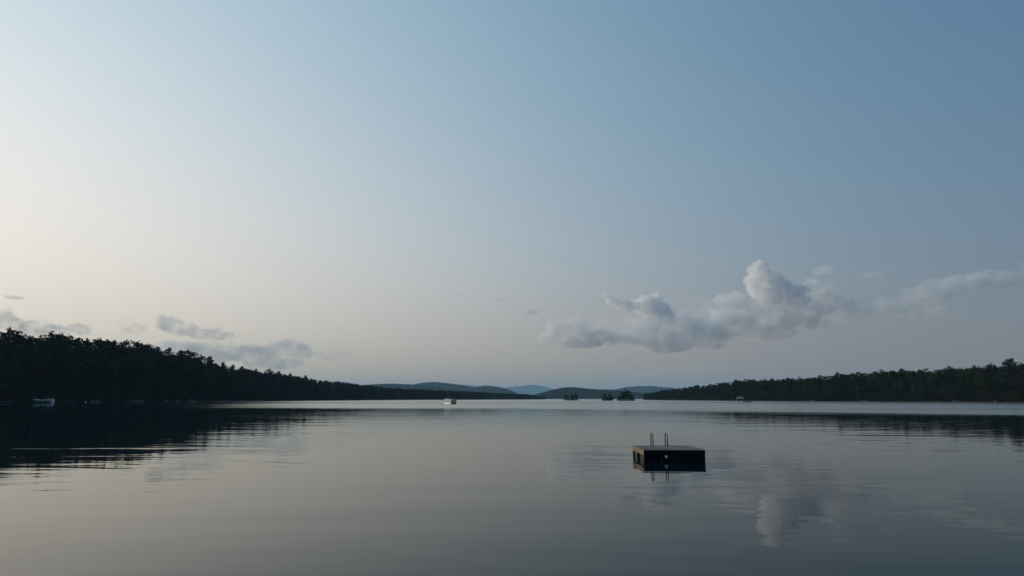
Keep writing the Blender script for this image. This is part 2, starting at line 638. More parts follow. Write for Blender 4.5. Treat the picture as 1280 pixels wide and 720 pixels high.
def trunk_mb(rng, h, r0, limbs, lean=0.3):
    mb = MB()
    bend = rng.normal(size=(6, 2)) * lean
    bend[0] = 0
    pts = [(bend[i][0] * i / 5, bend[i][1] * i / 5, h * 0.97 * i / 5 - (0.6 if i == 0 else 0)) for i in range(6)]
    mb.tube(pts, [r0 * (1 - 0.17 * i) for i in range(6)], 6)
    for p0, p1, r in limbs:
        mid = (Vector(p0) * .5 + Vector(p1) * .5) + Vector((0, 0, -.12 * (Vector(p1) - Vector(p0)).length))
        mb.tube([p0, mid, p1], [r, r * .7, r * .25], 4)
    return mb


def pine(seed, width=3.9, low=0.22, flat_top=0.5):
    rng = np.random.default_rng(seed)
    h = 20.0
    V, Fc, limbs = [], [], []
    z = h * low
    while z < h * 0.985:
        t = (z / h - low) / (1 - low)
        reach = width * (0.60 + 0.55 * math.sin(min(1, t * 1.25) * math.pi * 0.75)) * (1 - t ** (2.0 + 3.5 * flat_top)) + 0.45 + 0.5 * flat_top
        for k in range(rng.integers(3, 6)):
            if rng.random() < 0.14:
                continue
            az = rng.uniform(0, 2 * math.pi)
            L = reach * rng.uniform(0.5, 1.2)
            rise = L * rng.uniform(0.02, 0.35)
            end = np.array([math.cos(az) * L, math.sin(az) * L, z + rise])
            st = np.array([0, 0, z])
            limbs.append((tuple(st), tuple(end * .92 + st * .08), 0.07))
            for fr in np.linspace(0.3, 1.0, max(2, int(L / 0.85))):
                c = st + (end - st) * fr
                m = 10
                pts = c + rng.normal(size=(m, 3)) * np.array([0.55, 0.55, 0.20])
                leaf_faces(rng, pts, 0.50, 0.55, V, Fc)
        z += rng.uniform(0.55, 1.05) * (1.0 + 0.3 * (rng.random() < .2))
    leaf_faces(rng, np.array([0, 0, h * .97]) + rng.normal(size=(22, 3)) * np.array([.35, .35, .55]), .42, 1.2, V, Fc)
    return trunk_mb(rng, h, 0.34, limbs), (V, Fc)


def spruce(seed):
    rng = np.random.default_rng(seed)
    h = 20.0
    V, Fc, limbs = [], [], []
    z = h * 0.06
    while z < h * 0.98:
        t = z / h
        reach = 3.2 * (1 - t) ** 0.85 + 0.2
        for k in range(7):
            az = rng.uniform(0, 2 * math.pi)
            L = reach * rng.uniform(0.7, 1.12)
            end = np.array([math.cos(az) * L, math.sin(az) * L, z - 0.18 * L])
            st = np.array([0, 0, z])
            if k < 2:
                limbs.append((tuple(st), tuple(end), 0.05))
            for fr in np.linspace(0.25, 1.0, max(2, int(L / 0.8))):
                pts = st + (end - st) * fr + rng.normal(size=(5, 3)) * np.array([0.3, 0.3, 0.16])
                leaf_faces(rng, pts, 0.42, 0.7, V, Fc)
        z += rng.uniform(0.5, 0.75)
    leaf_faces(rng, np.array([0, 0, h * .97]) + rng.normal(size=(12, 3)) * np.array([.1, .1, .45]), .3, 2, V, Fc)
    return trunk_mb(rng, h, 0.30, limbs, .12), (V, Fc)


def broadleaf(seed, width=4.6, low=0.12):
    rng = np.random.default_rng(seed)
    h = 20.0
    V, Fc, limbs = [], [], []
    for k in range(24):
        t = rng.uniform(0, 1) ** 0.85
        zc = h * (low + 0.06 + (0.80 - low) * t)
        rad = width * math.sin(math.pi * (0.24 + 0.64 * t)) * rng.uniform(0.25, 0.85)
        az = rng.uniform(0, 2 * math.pi)
        c = np.array([math.cos(az) * rad, math.sin(az) * rad, zc])
        rl = rng.uniform(1.2, 2.2) * (1.15 - 0.35 * t)
        d = rng.normal(size=(95, 3))
        d /= np.linalg.norm(d, axis=1)[:, None]
        pts = c + d * rl * (rng.uniform(0.35, 1.0, (95, 1)) ** 0.5) * np.array([1, 1, .75])
        leaf_faces(rng, pts, 0.40, 0.9, V, Fc)
        limbs.append(((0, 0, max(h * .1, zc - rad * .8 - 1)), tuple(c), 0.10))
    d = np.array([0, 0, h * .93]) + rng.normal(size=(90, 3)) * np.array([.9, .9, .6])
    leaf_faces(rng, d, 0.40, 0.9, V, Fc)
    return trunk_mb(rng, h * .86, 0.36, limbs), (V, Fc)


PROTO = {}
for nm, (tk, (V_, F_)), mm in (
        ('pine_a', pine(3), 'needles'), ('pine_b', pine(11, 4.4, .28, .9), 'needles'), ('pine_c', pine(23, 3.4, .18, .3), 'needles'),
        ('pine_d', pine(31, 4.2, .35, 1.0), 'needles'), ('pine_e', pine(47, 3.0, .12, .15), 'needles'),
        ('spruce_a', spruce(5), 'needles'), ('broad_a', broadleaf(8), 'leaves'), ('broad_b', broadleaf(19, 5.2, .08), 'leaves'),
        ('broad_c', broadleaf(29, 4.0, .06), 'bright_leaves')):
    tm = tk.mesh('trunk')
    tm.materials.append(M['bark'])
    cm = bpy.data.meshes.new('crown')
    cm.from_pydata(V_, [], F_)
    cm.materials.append(M[mm])
    PROTO[nm] = (tm, cm)
CROWN_OF = {}     # first crown / trunk object of each kind, reused by the wood masses


def tree(kind, px, Y, z0, height, rz, label, group=None, wide=1.0):
    s = height / 20.0
    nm = 'pine_tree' if kind.startswith('pine') else 'spruce_tree' if kind.startswith('spruce') else 'broadleaf_tree'
    r = thing(nm, (X_of(px, Y), Y, z0), label, 'tree', group, rz)
    r.scale = (s * wide, s * wide, s)
    t = link('trunk', PROTO[kind][0], None, r)
    c = link('crown', PROTO[kind][1], None, r)
    CROWN_OF.setdefault(kind, (t, c))
    return r


rnd = random.Random(77)
ORD = ['first', 'second', 'third', 'fourth', 'fifth', 'sixth', 'seventh', 'eighth', 'ninth', 'tenth', 'eleventh', 'twelfth', 'thirteenth',
       'fourteenth', 'fifteenth', 'sixteenth', 'seventeenth', 'eighteenth', 'nineteenth', 'twentieth', 'twenty-first', 'twenty-second',
       'twenty-third', 'twenty-fourth', 'twenty-fifth', 'twenty-sixth', 'twenty-seventh', 'twenty-eighth', 'twenty-ninth', 'thirtieth']

# crowns that stand out against the sky: (column, row of the top, kind, spread)
LEFT_SKY = [(3, 412.5, 'pine_b', 1.0), (12, 417, 'pine_d', 1.1), (30, 422, 'pine_b', 1.05), (40, 423, 'pine_d', .9), (57, 416.5, 'pine_a', 1.25),
            (70, 418.5, 'pine_d', 1.1), (91, 423.5, 'pine_c', .9), (102, 425.5, 'pine_b', 1.0), (119, 424.8, 'pine_d', 1.2), (128, 427, 'pine_b', .8),
            (137, 426.5, 'pine_a', .9), (152, 426.2, 'pine_d', .8), (167, 428.5, 'pine_b', 1.1), (180, 431, 'pine_d', .9), (193, 434.5, 'pine_c', .9),
            (207, 435.5, 'pine_a', 1.0), (222, 439, 'pine_c', .9), (231, 438.5, 'pine_b', 1.1), (248, 444.5, 'pine_a', .9), (259, 446.5, 'pine_c', 1.1),
            (276, 453.5, 'pine_e', .9), (289, 456.5, 'pine_a', .9), (300, 458.5, 'pine_c', .9), (318, 461.5, 'pine_e', .9), (335, 461.5, 'pine_a', 1.2),
            (347, 464.5, 'pine_c', .9), (361, 467, 'pine_e', .9), (381, 469.5, 'pine_c', .9)]
for i, (px, py, kd, wd) in enumerate(LEFT_SKY):
    Y = shore_y(px) + rnd.uniform(22, 44)
    z0 = ground_z(px, Y)
    tree(kd, px, Y, z0 - .2, at(px, py, Y).z - z0 + .4, rnd.uniform(0, 6.28),
         ('tall dark pine at the far left edge, highest crown of the left wood' if i == 0 else
          'broad dark pine in the left wood, widest crown on its skyline' if px == 57 else
          'dark pine against the sky on the left wood, %s crown from the left edge' % ORD[i]), 'skyline pines of the left wood', wd)
RIGHT_SKY = [(843, 485.8, 'broad_a', 1.2), (871, 481.8, 'pine_c', 1.3), (897, 478.3, 'broad_a', 1.2), (921, 474.8, 'pine_c', 1.2), (933, 473.1, 'broad_a', 1.1), (943, 474.5, 'pine_a', 1.2),
             (957, 473.5, 'broad_b', 1.1), (966, 473.3, 'pine_c', 1.2), (986, 472.5, 'pine_a', 1.2), (1001, 470.8, 'broad_b', 1.0), (1027, 468.8, 'broad_a', 1.2),
             (1049, 466.1, 'pine_a', 1.2), (1075, 464.3, 'broad_a', 1.1), (1104, 461.8, 'broad_b', 1.0), (1130, 461.3, 'pine_a', 1.2), (1160, 460.1, 'broad_a', 1.1),
             (1190, 458.6, 'pine_a', 1.2), (1222, 456.5, 'broad_b', 1.1), (1243, 455.1, 'pine_a', 1.2), (1268, 448.6, 'pine_d', .7), (1281, 453.5, 'broad_b', 1.0)]
for i, (px, py, kd, wd) in enumerate(RIGHT_SKY):
    Y = shore_y(px) + rnd.uniform(18, 36)
    z0 = ground_z(px, Y)
    k = len(RIGHT_SKY) - 1 - i
    tree(kd, px, Y, z0 - .2, at(px, py, Y).z - z0 + .4, rnd.uniform(0, 6.28),
         ('flat-topped pine standing above the skyline near the right edge' if px == 1268 else
          'dark tree against the sky on the right wood, %s crown from the right edge' % ORD[k]), 'skyline trees of the right wood', wd)


def front_row(p_from, p_to, gap, left):
    """trees along the water's edge, one by one"""
    px = p_from
    while px < p_to:
        Y = shore_y(px) + rnd.uniform(1.5, 8)
        z0 = ground_z(px, Y)
        full = top_z(px, Y) - z0
        hgt = full * rnd.uniform(.48, .84)
        kd = rnd.choice(['pine_a', 'pine_c', 'pine_e', 'broad_a', 'broad_b', 'spruce_a', 'pine_c'] if left else
                        ['broad_a', 'broad_b', 'pine_c', 'pine_e', 'broad_b', 'broad_a', 'spruce_a'])
        if abs(px - 926) < 9 or (px > 1120 and abs(px - 1143) < 4):
            px += gap * F / Y * rnd.uniform(.7, 1.4)
            continue
        side = 'left' if left else 'right'
        nm = {'p': 'pine', 's': 'spruce', 'b': 'broadleaf tree'}[kd[0]]
        tree(kd, px, Y, z0 - .2, hgt, rnd.uniform(0, 6.28), 'dark %s at the water edge of the %s wood, its crown lost among neighbours' % (nm, side),
             '%ss along the %s shore' % (nm, side), rnd.uniform(1.0, 1.35))
        px += gap * F / Y * rnd.uniform(.7, 1.4)


front_row(-8, 392, 6.0, True)
front_row(845, 1290, 6.0, False)
for px, dy, hh, lab in ((1127, 4, 13, 'yellow-green broadleaf tree, taller of the two bright ones at the right shore'),
                        (1143, 5, 10, 'yellow-green broadleaf tree, shorter of the two bright ones at the right shore'),
                        (1040, 4, 11, 'olive green broadleaf tree low at the right shore, left of the bright pair')):
    Y = shore_y(px) + dy
    tree('broad_c', px, Y, ground_z(px, Y) - .2, hh, px, lab, None, 1.1)


# the rest of each wood: nobody could count it
def wood(name, label, p_from, p_to, rows, gap, kinds, keep, seed):
    rg = random.Random(seed)
    pts, rots, scl, wid, idx = [], [], [], [], []
    for r in range(rows):
        px = p_from + rg.uniform(0, 5)
        while px < p_to:
            Y = shore_y(px) + 5 + r * 8.5 + rg.uniform(-3, 3)
            z0 = ground_z(px, Y)
            full = top_z(px, Y) - z0
            f = keep(px, r, rg)
            if f and full > 3:
                pts.append((X_of(px, Y), Y, z0 - .3))
                rots.append(rg.uniform(0, 6.28))
                s = full * f / 20.0
                scl.append(s)
                wid.append(max(.8, min(2.2, rg.uniform(.95, 1.25) * (1 if s > .8 else .8 / max(s, .3)))))
                idx.append(rg.randrange(len(kinds)))
            px += gap * F / Y * rg.uniform(.65, 1.4)
    if rows > 4:
        for r in range(2):
            px = p_from
            while px < p_to:
                Y = shore_y(px) + .6 + 3.0 * r + rg.uniform(-.4, .8)
                pts.append((X_of(px, Y), Y, ground_z(px, Y) - 1.2))
                rots.append(rg.uniform(0, 6.28))
                hgt = rg.uniform(3.0, 6.0) * (1 + .5 * r)
                scl.append(hgt / 20)
                wid.append(rg.uniform(1.5, 2.3))
                idx.append(rg.choice([k for k, nm in enumerate(kinds) if nm.startswith('broad')]))
                px += 2.6 * F / Y * rg.uniform(.7, 1.4)
    me = bpy.data.meshes.new(name)
    me.from_pydata(pts, [], [])
    for nm, dat in (('turn', rots), ('size', scl), ('spread', wid)):
        a = me.attributes.new(nm, 'FLOAT', 'POINT')
        a.data.foreach_set('value', dat)
    a = me.attributes.new('kind_index', 'INT', 'POINT')
    a.data.foreach_set('value', idx)
    o = link(name, me, None)
    o['kind'] = 'stuff'
    tag(o, label, 'wood')
    g = bpy.data.node_groups.new(name, 'GeometryNodeTree')
    g.interface.new_socket('Geometry', in_out='INPUT', socket_type='NodeSocketGeometry')
    g.interface.new_socket('Geometry', in_out='OUTPUT', socket_type='NodeSocketGeometry')
    gi, go = g.nodes.new('NodeGroupInput'), g.nodes.new('NodeGroupOutput')
    join = g.nodes.new('GeometryNodeJoinGeometry')
    g2i = g.nodes.new('GeometryNodeGeometryToInstance')

    def named(nm, ty):
        x = g.nodes.new('GeometryNodeInputNamedAttribute')
        x.data_type = ty
        x.inputs['Name'].default_value = nm
        return x.outputs['Attribute']
    cxr = g.nodes.new('ShaderNodeCombineXYZ')
    g.links.new(named('turn', 'FLOAT'), cxr.inputs[2])
    mw = g.nodes.new('ShaderNodeMath')
    mw.operation = 'MULTIPLY'
    g.links.new(named('size', 'FLOAT'), mw.inputs[0])
    g.links.new(named('spread', 'FLOAT'), mw.inputs[1])
    cxs = g.nodes.new('ShaderNodeCombineXYZ')
    g.links.new(mw.outputs[0], cxs.inputs[0])
    g.links.new(mw.outputs[0], cxs.inputs[1])
    g.links.new(named('size', 'FLOAT'), cxs.inputs[2])
    for kd in reversed(kinds):
        one = g.nodes.new('GeometryNodeJoinGeometry')
        for ob in CROWN_OF[kd]:
            oi = g.nodes.new('GeometryNodeObjectInfo')
            oi.transform_space = 'ORIGINAL'
            oi.inputs['Object'].default_value = ob
            g.links.new(oi.outputs['Geometry'], one.inputs[0])
        g.links.new(one.outputs[0], g2i.inputs[0])
    iop = g.nodes.new('GeometryNodeInstanceOnPoints')
    g.links.new(gi.outputs[0], iop.inputs['Points'])
    g.links.new(g2i.outputs[0], iop.inputs['Instance'])
    iop.inputs['Pick Instance'].default_value = True
    g.links.new(named('kind_index', 'INT'), iop.inputs['Instance Index'])
    g.links.new(cxr.outputs[0], iop.inputs['Rotation'])
    g.links.new(cxs.outputs[0], iop.inputs['Scale'])
    g.links.new(iop.outputs[0], go.inputs[0])
    md = o.modifiers.new('scatter', 'NODES')
    md.node_group = g
    return o


for kd in ('pine_e', 'spruce_a', 'broad_b', 'pine_d', 'pine_b'):
    assert kd in CROWN_OF, kd


def keep_left(px, r, rg):
    if px < 392 and r == 0:
        return 0
    if r == 0:
        return rg.uniform(.5, .85)
    return rg.uniform(.74, .96) if px < 300 else rg.uniform(.82, 1.0) if px < 420 else rg.uniform(.88, 1.06)


def keep_right(px, r, rg):
    if px > 845 and r == 0:
        return 0
    return rg.uniform(.87, .985) if r else rg.uniform(.5, .85)


wood('wood', 'dark mixed wood covering the left shore behind its waterside trees', -420, 681, 8, 6.2, ['pine_a', 'pine_c', 'pine_e', 'pine_b', 'broad_a', 'broad_b', 'spruce_a'], keep_left, 5)
wood('wood', 'dark mixed wood covering the right shore behind its waterside trees', 806, 1640, 7, 6.2, ['broad_a', 'broad_b', 'broad_a', 'broad_b', 'pine_c', 'pine_a'], keep_right, 6)


def keep_far(px, r, rg):
    return 1.0


SKY_FAR = SKYL
SKYL = [(680, 498.3), (684, 497.6), (700, 497.2), (803, 496.5), (806, 496.0)]
wood('wood', 'low dark line of far trees across the water below the blue hills', 660, 806, 3, 9, ['broad_a', 'broad_b', 'pine_c'], lambda px, r, rg: rg.uniform(.6, 1.1) if 683.5 < px < 804 else 0, 8)
SKYL = SKY_FAR


# ------------------------------------------------------------------ islets with their trees
def islet(px, Y, w, trees, lab):
    x = X_of(px, Y)
    mb_v, mb_f = [(0, 0, .45)], []
    n, rg = 18, random.Random(px)
    for ring, (rr, zz) in enumerate(((.45, .40), (.8, .22), (1.0, -.10), (1.08, -.6))):
        for k in range(n):
            a = 2 * math.pi * k / n
            q_ = rr * (1 + .18 * math.sin(3 * a + px) + rg.uniform(-.06, .06)) * w / 2
            mb_v.append((math.cos(a) * q_, math.sin(a) * q_ * .7, zz + rg.uniform(-.06, .06)))
    for k in range(n):
        mb_f.append((0, 1 + k, 1 + (k + 1) % n))
        for ring in range(3):
            a, b = 1 + ring * n, 1 + (ring + 1) * n
            mb_f.append((a + k, b + k, b + (k + 1) % n, a + (k + 1) % n))
    me = bpy.data.meshes.new('islet')
    me.from_pydata([(x + p[0], Y + p[1], p[2]) for p in mb_v], [], mb_f)
    o = link('islet', me, M['soil'])
    o['kind'] = 'structure'
    for k in range(9):
        a = rg.uniform(0, 6.28)
        b_ = link('shrub', PROTO['broad_b'][1], None, o)
        sz = rg.uniform(1.6, 2.8) / 20
        b_.location = (x + math.cos(a) * w * .33, Y + math.sin(a) * w * .22, -.7)
        b_.scale = (sz * 2.4, sz * 2.4, sz)
        b_.rotation_euler = (0, 0, a * 3)
    for j, (tpx, tpy, kd, wd, tl) in enumerate(trees):
        tree(kd, tpx, Y + rg.uniform(-1, 1), -1.6, at(tpx, tpy, Y).z + 1.6, tpx, tl, None, wd)


islet(715.5, 760, 15, [(707.5, 493.5, 'broad_b', 1.9, 'low pale grey-green tree left of the small dark islet tree'),
                       (715, 491.6, 'broad_a', 1.5, 'small dark round tree on the leftmost islet, left one of its close pair'),
                       (719.5, 491.4, 'broad_b', 1.5, 'small dark round tree on the leftmost islet, right one of its close pair')], '')
islet(759.5, 680, 12, [(756.5, 491.8, 'broad_b', 1.6, 'bushy left half of the small middle islet, slightly lower tree'),
                       (761.5, 490.8, 'broad_a', 1.6, 'rounded dark tree on the small middle islet, its right half'),
                       (764, 494.5, 'broad_b', 1.9, 'low bush at the right end of the small middle islet')], '')
islet(783, 660, 19, [(781.5, 485.8, 'broad_a', 1.3, 'tallest pointed tree of the largest islet right of centre'),
                     (786.5, 487.6, 'broad_b', 1.3, 'dark round tree on the right side of the largest islet'),
                     (777.5, 489.6, 'broad_b', 1.5, 'green bushy tree low on the left side of the largest islet'),
                     (790, 491.5, 'broad_a', 1.6, 'lower bush at the right end of the largest islet'),
                     (774.3, 496, 'broad_b', 2.6, 'low bush at the left end of the largest islet')], '')


# ------------------------------------------------------------------ swim raft
def swim_raft():
    Yf = 889 * EYE / (577 - HOR) * 1.0
    dn = at(806, 577, Yf)
    # exact depth at which the front edge meets the water
    d = ray(805, 577)
    k = -EYE / d[2]
    xl, Yf = d[0] * k, d[1] * k
    d2 = ray(882, 577)
    xr = d2[0] * (-EYE / d2[2])
    d3 = ray(788.6, 570.3)
    k3 = -EYE / d3[2]
    Yb = d3[1] * k3
    W, D = xr - xl, Yb - Yf
    top = at(806, 562.2, Yf).z
    root = thing('swim_raft', ((xl + xr) / 2, (Yf + Yb) / 2, 0), 'square dark wooden swim raft with two ladder hoops floating on the calm lake', 'raft')
    fas_h, dk = 0.135, 0.035
    # deck boards run left to right
    n = 17
    bw = (D - 0.02) / n
    me = MB().box((0, 0, 0), (W + .03, bw - .012, dk), bev=.006).mesh('deck_board')
    me.materials.append(M['deck'])
    rg = random.Random(4)
    for i in range(n):
        o = link('deck_board', me, None, root)
        o.location = (rg.uniform(-.006, .006), -D / 2 + .01 + bw * (i + .5), top - dk / 2 + rg.uniform(-.003, .003))
        o.rotation_euler = (rg.uniform(-.006, .006), 0, rg.uniform(-.002, .002))
    zf = top - dk - fas_h / 2 - .003
    for sx_ in (-1, 1):
        MB().box((sx_ * (W / 2 - .02), 0, zf), (.04, D - .086, fas_h), bev=.005).build('side_board', M['fascia'], root)
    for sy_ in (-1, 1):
        MB().box((0, sy_ * (D / 2 - .021), zf), (W, .042, fas_h), bev=.005).build('end_board', M['dark_wood'] if sy_ < 0 else M['fascia'], root)  # front board gets its unlit look from the near-black colour; back stays tan
    # joists under the boards
    for i in range(3):
        MB().box((W * (-.25 + .25 * i), 0, zf), (.045, D - .09, fas_h - .01)).build('joist', M['dark_wood'], root)
    # floats: foam blocks under the frame with a dark gap between them
    zb, zt = -.16, top - dk - fas_h - .006
    fh = zt - zb
    for sx_ in (-1, 1):
        for yy, ln in ((-D * .245, D * .46), (D * .335, D * .28)):
            MB().box((sx_ * (W / 2 - .25), yy, (zb + zt) / 2), (.40, ln, fh), bev=.02).build('float_block', M['float'], root)
    for yy in (-1, 1):
        MB().box((0, yy * (D / 2 - .06), (zb + zt) / 2 ), (W - 1.02, .09, fh), bev=.01).build('skirt_board', M['dark_wood'], root)
    # corner posts
    for sx_ in (-1, 1):
        for sy_ in (-1, 1):
            MB().box((sx_ * (W / 2 - .035), sy_ * (D / 2 - .035), (zb + zt) / 2), (.06, .06, fh)).build('corner_post', M['dark_wood'], root)
    # reflector on the front
    rx = at(832.6, 571, Yf).x - (xl + xr) / 2
    rz_ = at(832.6, 570.8, Yf).z
    MB().box((rx, -D / 2 - .022, rz_), (.085, .012, .085), bev=.004).build('reflector', M['reflector'], root)
    MB().box((rx, -D / 2 - .008, rz_), (.13, .014, .13), bev=.004).build('reflector_plate', M['dark_wood'], root)
    # ladder: two hoops over the back edge and rungs down into the water
    lad = MB()
    lx = [at(814.8, 541, Yb - .1).x - (xl + xr) / 2, at(832.8, 541, Yb - .1).x - (xl + xr) / 2]
    zt2 = at(815, 541.2, Yb - .1).z
    lo = None
    for j, x in enumerate(lx):
        yc, rr = D / 2 - .06, .185
        pts = [(x, yc - rr, top - .01)]
        pts += [(x, yc - rr + .0, zt2 - rr)]
        for a in range(1, 8):
            an = math.pi - math.pi * a / 8
            pts.append((x, yc + rr * math.cos(an), zt2 - rr + rr * math.sin(an)))
        pts += [(x, yc + rr, zt2 - rr), (x, yc + rr, -.75)]
        mb = MB().tube(pts, .021, 10)
        if lo is None:
            lo = mb.build('ladder', M['steel'], root, True)
            lo.data.name = 'ladder'
        else:
            mb.build('rail', M['steel'], lo, True)
        MB().box((x, yc - rr, top + .006), (.09, .09, .01), bev=.003).build('foot_plate', M['steel'], lo)
    for i in range(4):
        z = .12 - i * .26
        MB().tube([(lx[0], D / 2 - .06 + .185, z), (lx[1], D / 2 - .06 + .185, z)], .014, 8).build('rung', M['steel'], lo, True)
    return root


swim_raft()


# ------------------------------------------------------------------ people
def person(name, loc, rz, label, cloth, legs, seated, parent=None):
    """one continuous skinned body, feet (or seat) at the origin"""
    hip = 0.48 if seated else 0.92
    J = {}
    def j(k, p, r):
        J[k] = (p, r)
    j('pelvis', (0, 0, hip), .15)
    j('belly', (0, .01, hip + .18), .14)
    j('chest', (0, .02, hip + .38), .16)
    j('neck', (0, .02, hip + .55), .062)
    j('chin', (0, .015, hip + .63), .078)
    j('head', (0, .02, hip + .73), .098)
    j('crown', (0, .025, hip + .80), .07)
    for s, sd in ((-1, 'l'), (1, 'r')):
        j('sh' + sd, (.17 * s, .02, hip + .46), .075)
        if seated:
            j('el' + sd, (.25 * s, -.08, hip + .22), .052)
            j('wr' + sd, (.18 * s, -.30, hip + .14), .038)
            j('ha' + sd, (.15 * s, -.38, hip + .12), .036)
            j('hp' + sd, (.10 * s, -.04, hip - .02), .10)
            j('kn' + sd, (.13 * s, -.44, hip + .02), .068)
            j('an' + sd, (.13 * s, -.46, .08), .045)
            j('to' + sd, (.13 * s, -.64, .04), .036)
        else:
            j('el' + sd, (.25 * s, .04, hip + .18), .052)
            j('wr' + sd, (.26 * s, -.06, hip - .05), .038)
            j('ha' + sd, (.26 * s, -.10, hip - .14), .036)
            j('hp' + sd, (.10 * s, 0, hip - .08), .10)
            j('kn' + sd, (.11 * s, -.02, hip * .52), .066)
            j('an' + sd, (.12 * s, .03, .08), .044)
            j('to' + sd, (.13 * s, -.15, .04), .036)
    E_ = [('pelvis', 'belly'), ('belly', 'chest'), ('chest', 'neck'), ('neck', 'chin'), ('chin', 'head'), ('head', 'crown')]
    for sd in 'lr':
        E_ += [('chest', 'sh' + sd), ('sh' + sd, 'el' + sd), ('el' + sd, 'wr' + sd), ('wr' + sd, 'ha' + sd),
               ('pelvis', 'hp' + sd), ('hp' + sd, 'kn' + sd), ('kn' + sd, 'an' + sd), ('an' + sd, 'to' + sd)]
    keys = list(J)
    me = bpy.data.meshes.new(name)
    me.from_pydata([J[k][0] for k in keys], [(keys.index(a), keys.index(b)) for a, b in E_], [])
    o = bpy.data.objects.new(name, me)
    COL.objects.link(o)
    sk = o.modifiers.new('skin', 'SKIN')
    for i, k in enumerate(keys):
        me.skin_vertices[0].data[i].radius = (J[k][1], J[k][1])
        me.skin_vertices[0].data[i].use_root = (k == 'pelvis')
    sk.use_smooth_shade = True
    o.modifiers.new('round', 'SUBSURF').levels = 1
    dg = bpy.context.evaluated_depsgraph_get()
    body = bpy.data.meshes.new_from_object(o.evaluated_get(dg))
    o.modifiers.clear()
    o.data = body
    body.materials.clear()
    for m_ in (cloth, legs, M['skin']):
        body.materials.append(m_)
    for p in body.polygons:
        c = p.center
        if c.z > hip + .53 or (abs(c.x) > .12 and ((seated and c.y < -.27 and c.z > hip + .07) or (not seated and abs(c.x) > .21 and c.z < hip - .03))):
            p.material_index = 2
        elif c.z < hip + .04:
            p.material_index = 1
    # hair cap
    hv, hf = [], []
    for i in range(5):
        for k in range(10):
            th, ph = i / 4 * math.pi * .56, 2 * math.pi * k / 10
            hv.append((.108 * math.sin(th) * math.cos(ph), .035 + .115 * math.sin(th) * math.sin(ph), hip + .745 + .125 * math.cos(th)))
    for i in range(4):
        for k in range(10):
            hf.append((i * 10 + k, (i + 1) * 10 + k, (i + 1) * 10 + (k + 1) % 10, i * 10 + (k + 1) % 10))
    hm = bpy.data.meshes.new('hair')
    hm.from_pydata(hv, [], hf)
    link('hair', hm, M['hair'], o)
    o.location = loc
    o.rotation_euler = (0, 0, rz)
    return tag(o, label, 'person', 'people aboard the cream pontoon boat')


# ------------------------------------------------------------------ boats
def pontoon_boat(loc, rz, L, B, panel, label, canopy, seatm, fence=1.45):
    """length along local x, bow at +x"""
    r = thing('pontoon_boat', loc, label, 'boat', None, rz)
    for s in (-1, 1):
        pts = [(-L / 2, s * (B / 2 - .38), .12), (L / 2 - 1.0, s * (B / 2 - .38), .12), (L / 2 - .45, s * (B / 2 - .38), .18), (L / 2 - .05, s * (B / 2 - .38), .34)]
        MB().tube(pts, [.31, .31, .25, .05], 14).build('pontoon', M['alu'], r, True)
    MB().box((0, 0, .50), (L - .3, B, .10), bev=.02).build('deck', M['alu'], r)
    zf0, zf1 = .58, fence
    ln = L - .7
    npan = 4
    for s in (-1, 1):
        for i in range(npan):
            w = ln / npan
            MB().box((-ln / 2 + w * (i + .5), s * (B / 2 - .05), (zf0 + zf1) / 2), (w - .05, .03, zf1 - zf0), bev=.008).build('fence_panel', panel, r)
    for s in (-1, 1):
        for i in range(2):
            MB().box((s * ln / 2, (-.27 + .54 * i) * (B - .2), (zf0 + zf1) / 2), (.03, B * .40, zf1 - zf0), bev=.008).build('fence_panel', panel, r)
    fr = MB()
    y = B / 2 - .05
    fr.tube([(-ln / 2, -y, zf1 + .03), (ln / 2, -y, zf1 + .03), (ln / 2, y, zf1 + .03), (-ln / 2, y, zf1 + .03), (-ln / 2, -y, zf1 + .03)], .022, 6)
    for i in range(npan + 1):
        for s in (-1, 1):
            fr.tube([(-ln / 2 + ln / npan * i, s * y, .52), (-ln / 2 + ln / npan * i, s * y, zf1 + .03)], .02, 6)
    fr.build('rail', M['alu'], r, True)
    for s in (-1, 1):
        MB().box((-ln * .27, s * (B / 2 - .40), .78), (ln * .38, .55, .40), bev=.05).build('bench_seat', seatm, r)
        MB().box((ln * .30, s * (B / 2 - .40), .78), (ln * .30, .55, .40), bev=.05).build('bench_seat', seatm, r)
    cons = MB().box((.05, -B * .22, .98), (.55, .75, .85), bev=.06).build('console', panel, r)
    MB().box((.24, -B * .22, 1.52), (.03, .66, .26), bev=.008).build('windshield', M['glass'], cons)
    om = MB().box((-L / 2 - .12, 0, .92), (.42, .36, .55), bev=.09).build('outboard_motor', M['black_plastic'], r)
    MB().box((-L / 2 - .14, 0, .25), (.16, .12, .85), bev=.03).build('lower_unit', M['black_plastic'], om)
    if canopy:
        x0, x1, zc = canopy
        vv, ff = [], []
        nx, ny = 8, 7
        for i in range(nx):
            for k in range(ny):
                a, b = i / (nx - 1) * 2 - 1, k / (ny - 1) * 2 - 1
                vv.append((x0 + (x1 - x0) * i / (nx - 1), b * (B / 2 - .05), zc + .14 * (1 - b * b) + .05 * (1 - a * a)))
        m0 = len(vv)
        vv += [(p[0], p[1], p[2] - .05) for p in vv]
        for i in range(nx - 1):
            for k in range(ny - 1):
                a = i * ny + k
                ff.append((a, a + ny, a + ny + 1, a + 1))
                ff.append((m0 + a, m0 + a + 1, m0 + a + ny + 1, m0 + a + ny))
        can = MB().add(vv, ff).build('canopy', M['dark_canvas'], r)
        fr = MB()
        for s in (-1, 1):
            for xx in (x0 + .1, x1 - .1):
                fr.tube([((x0 + x1) / 2, s * y, zf1), (xx, s * y, zc + .02)], .018, 6)
        fr.build('canopy_frame', M['alu'], can, True)
    return r


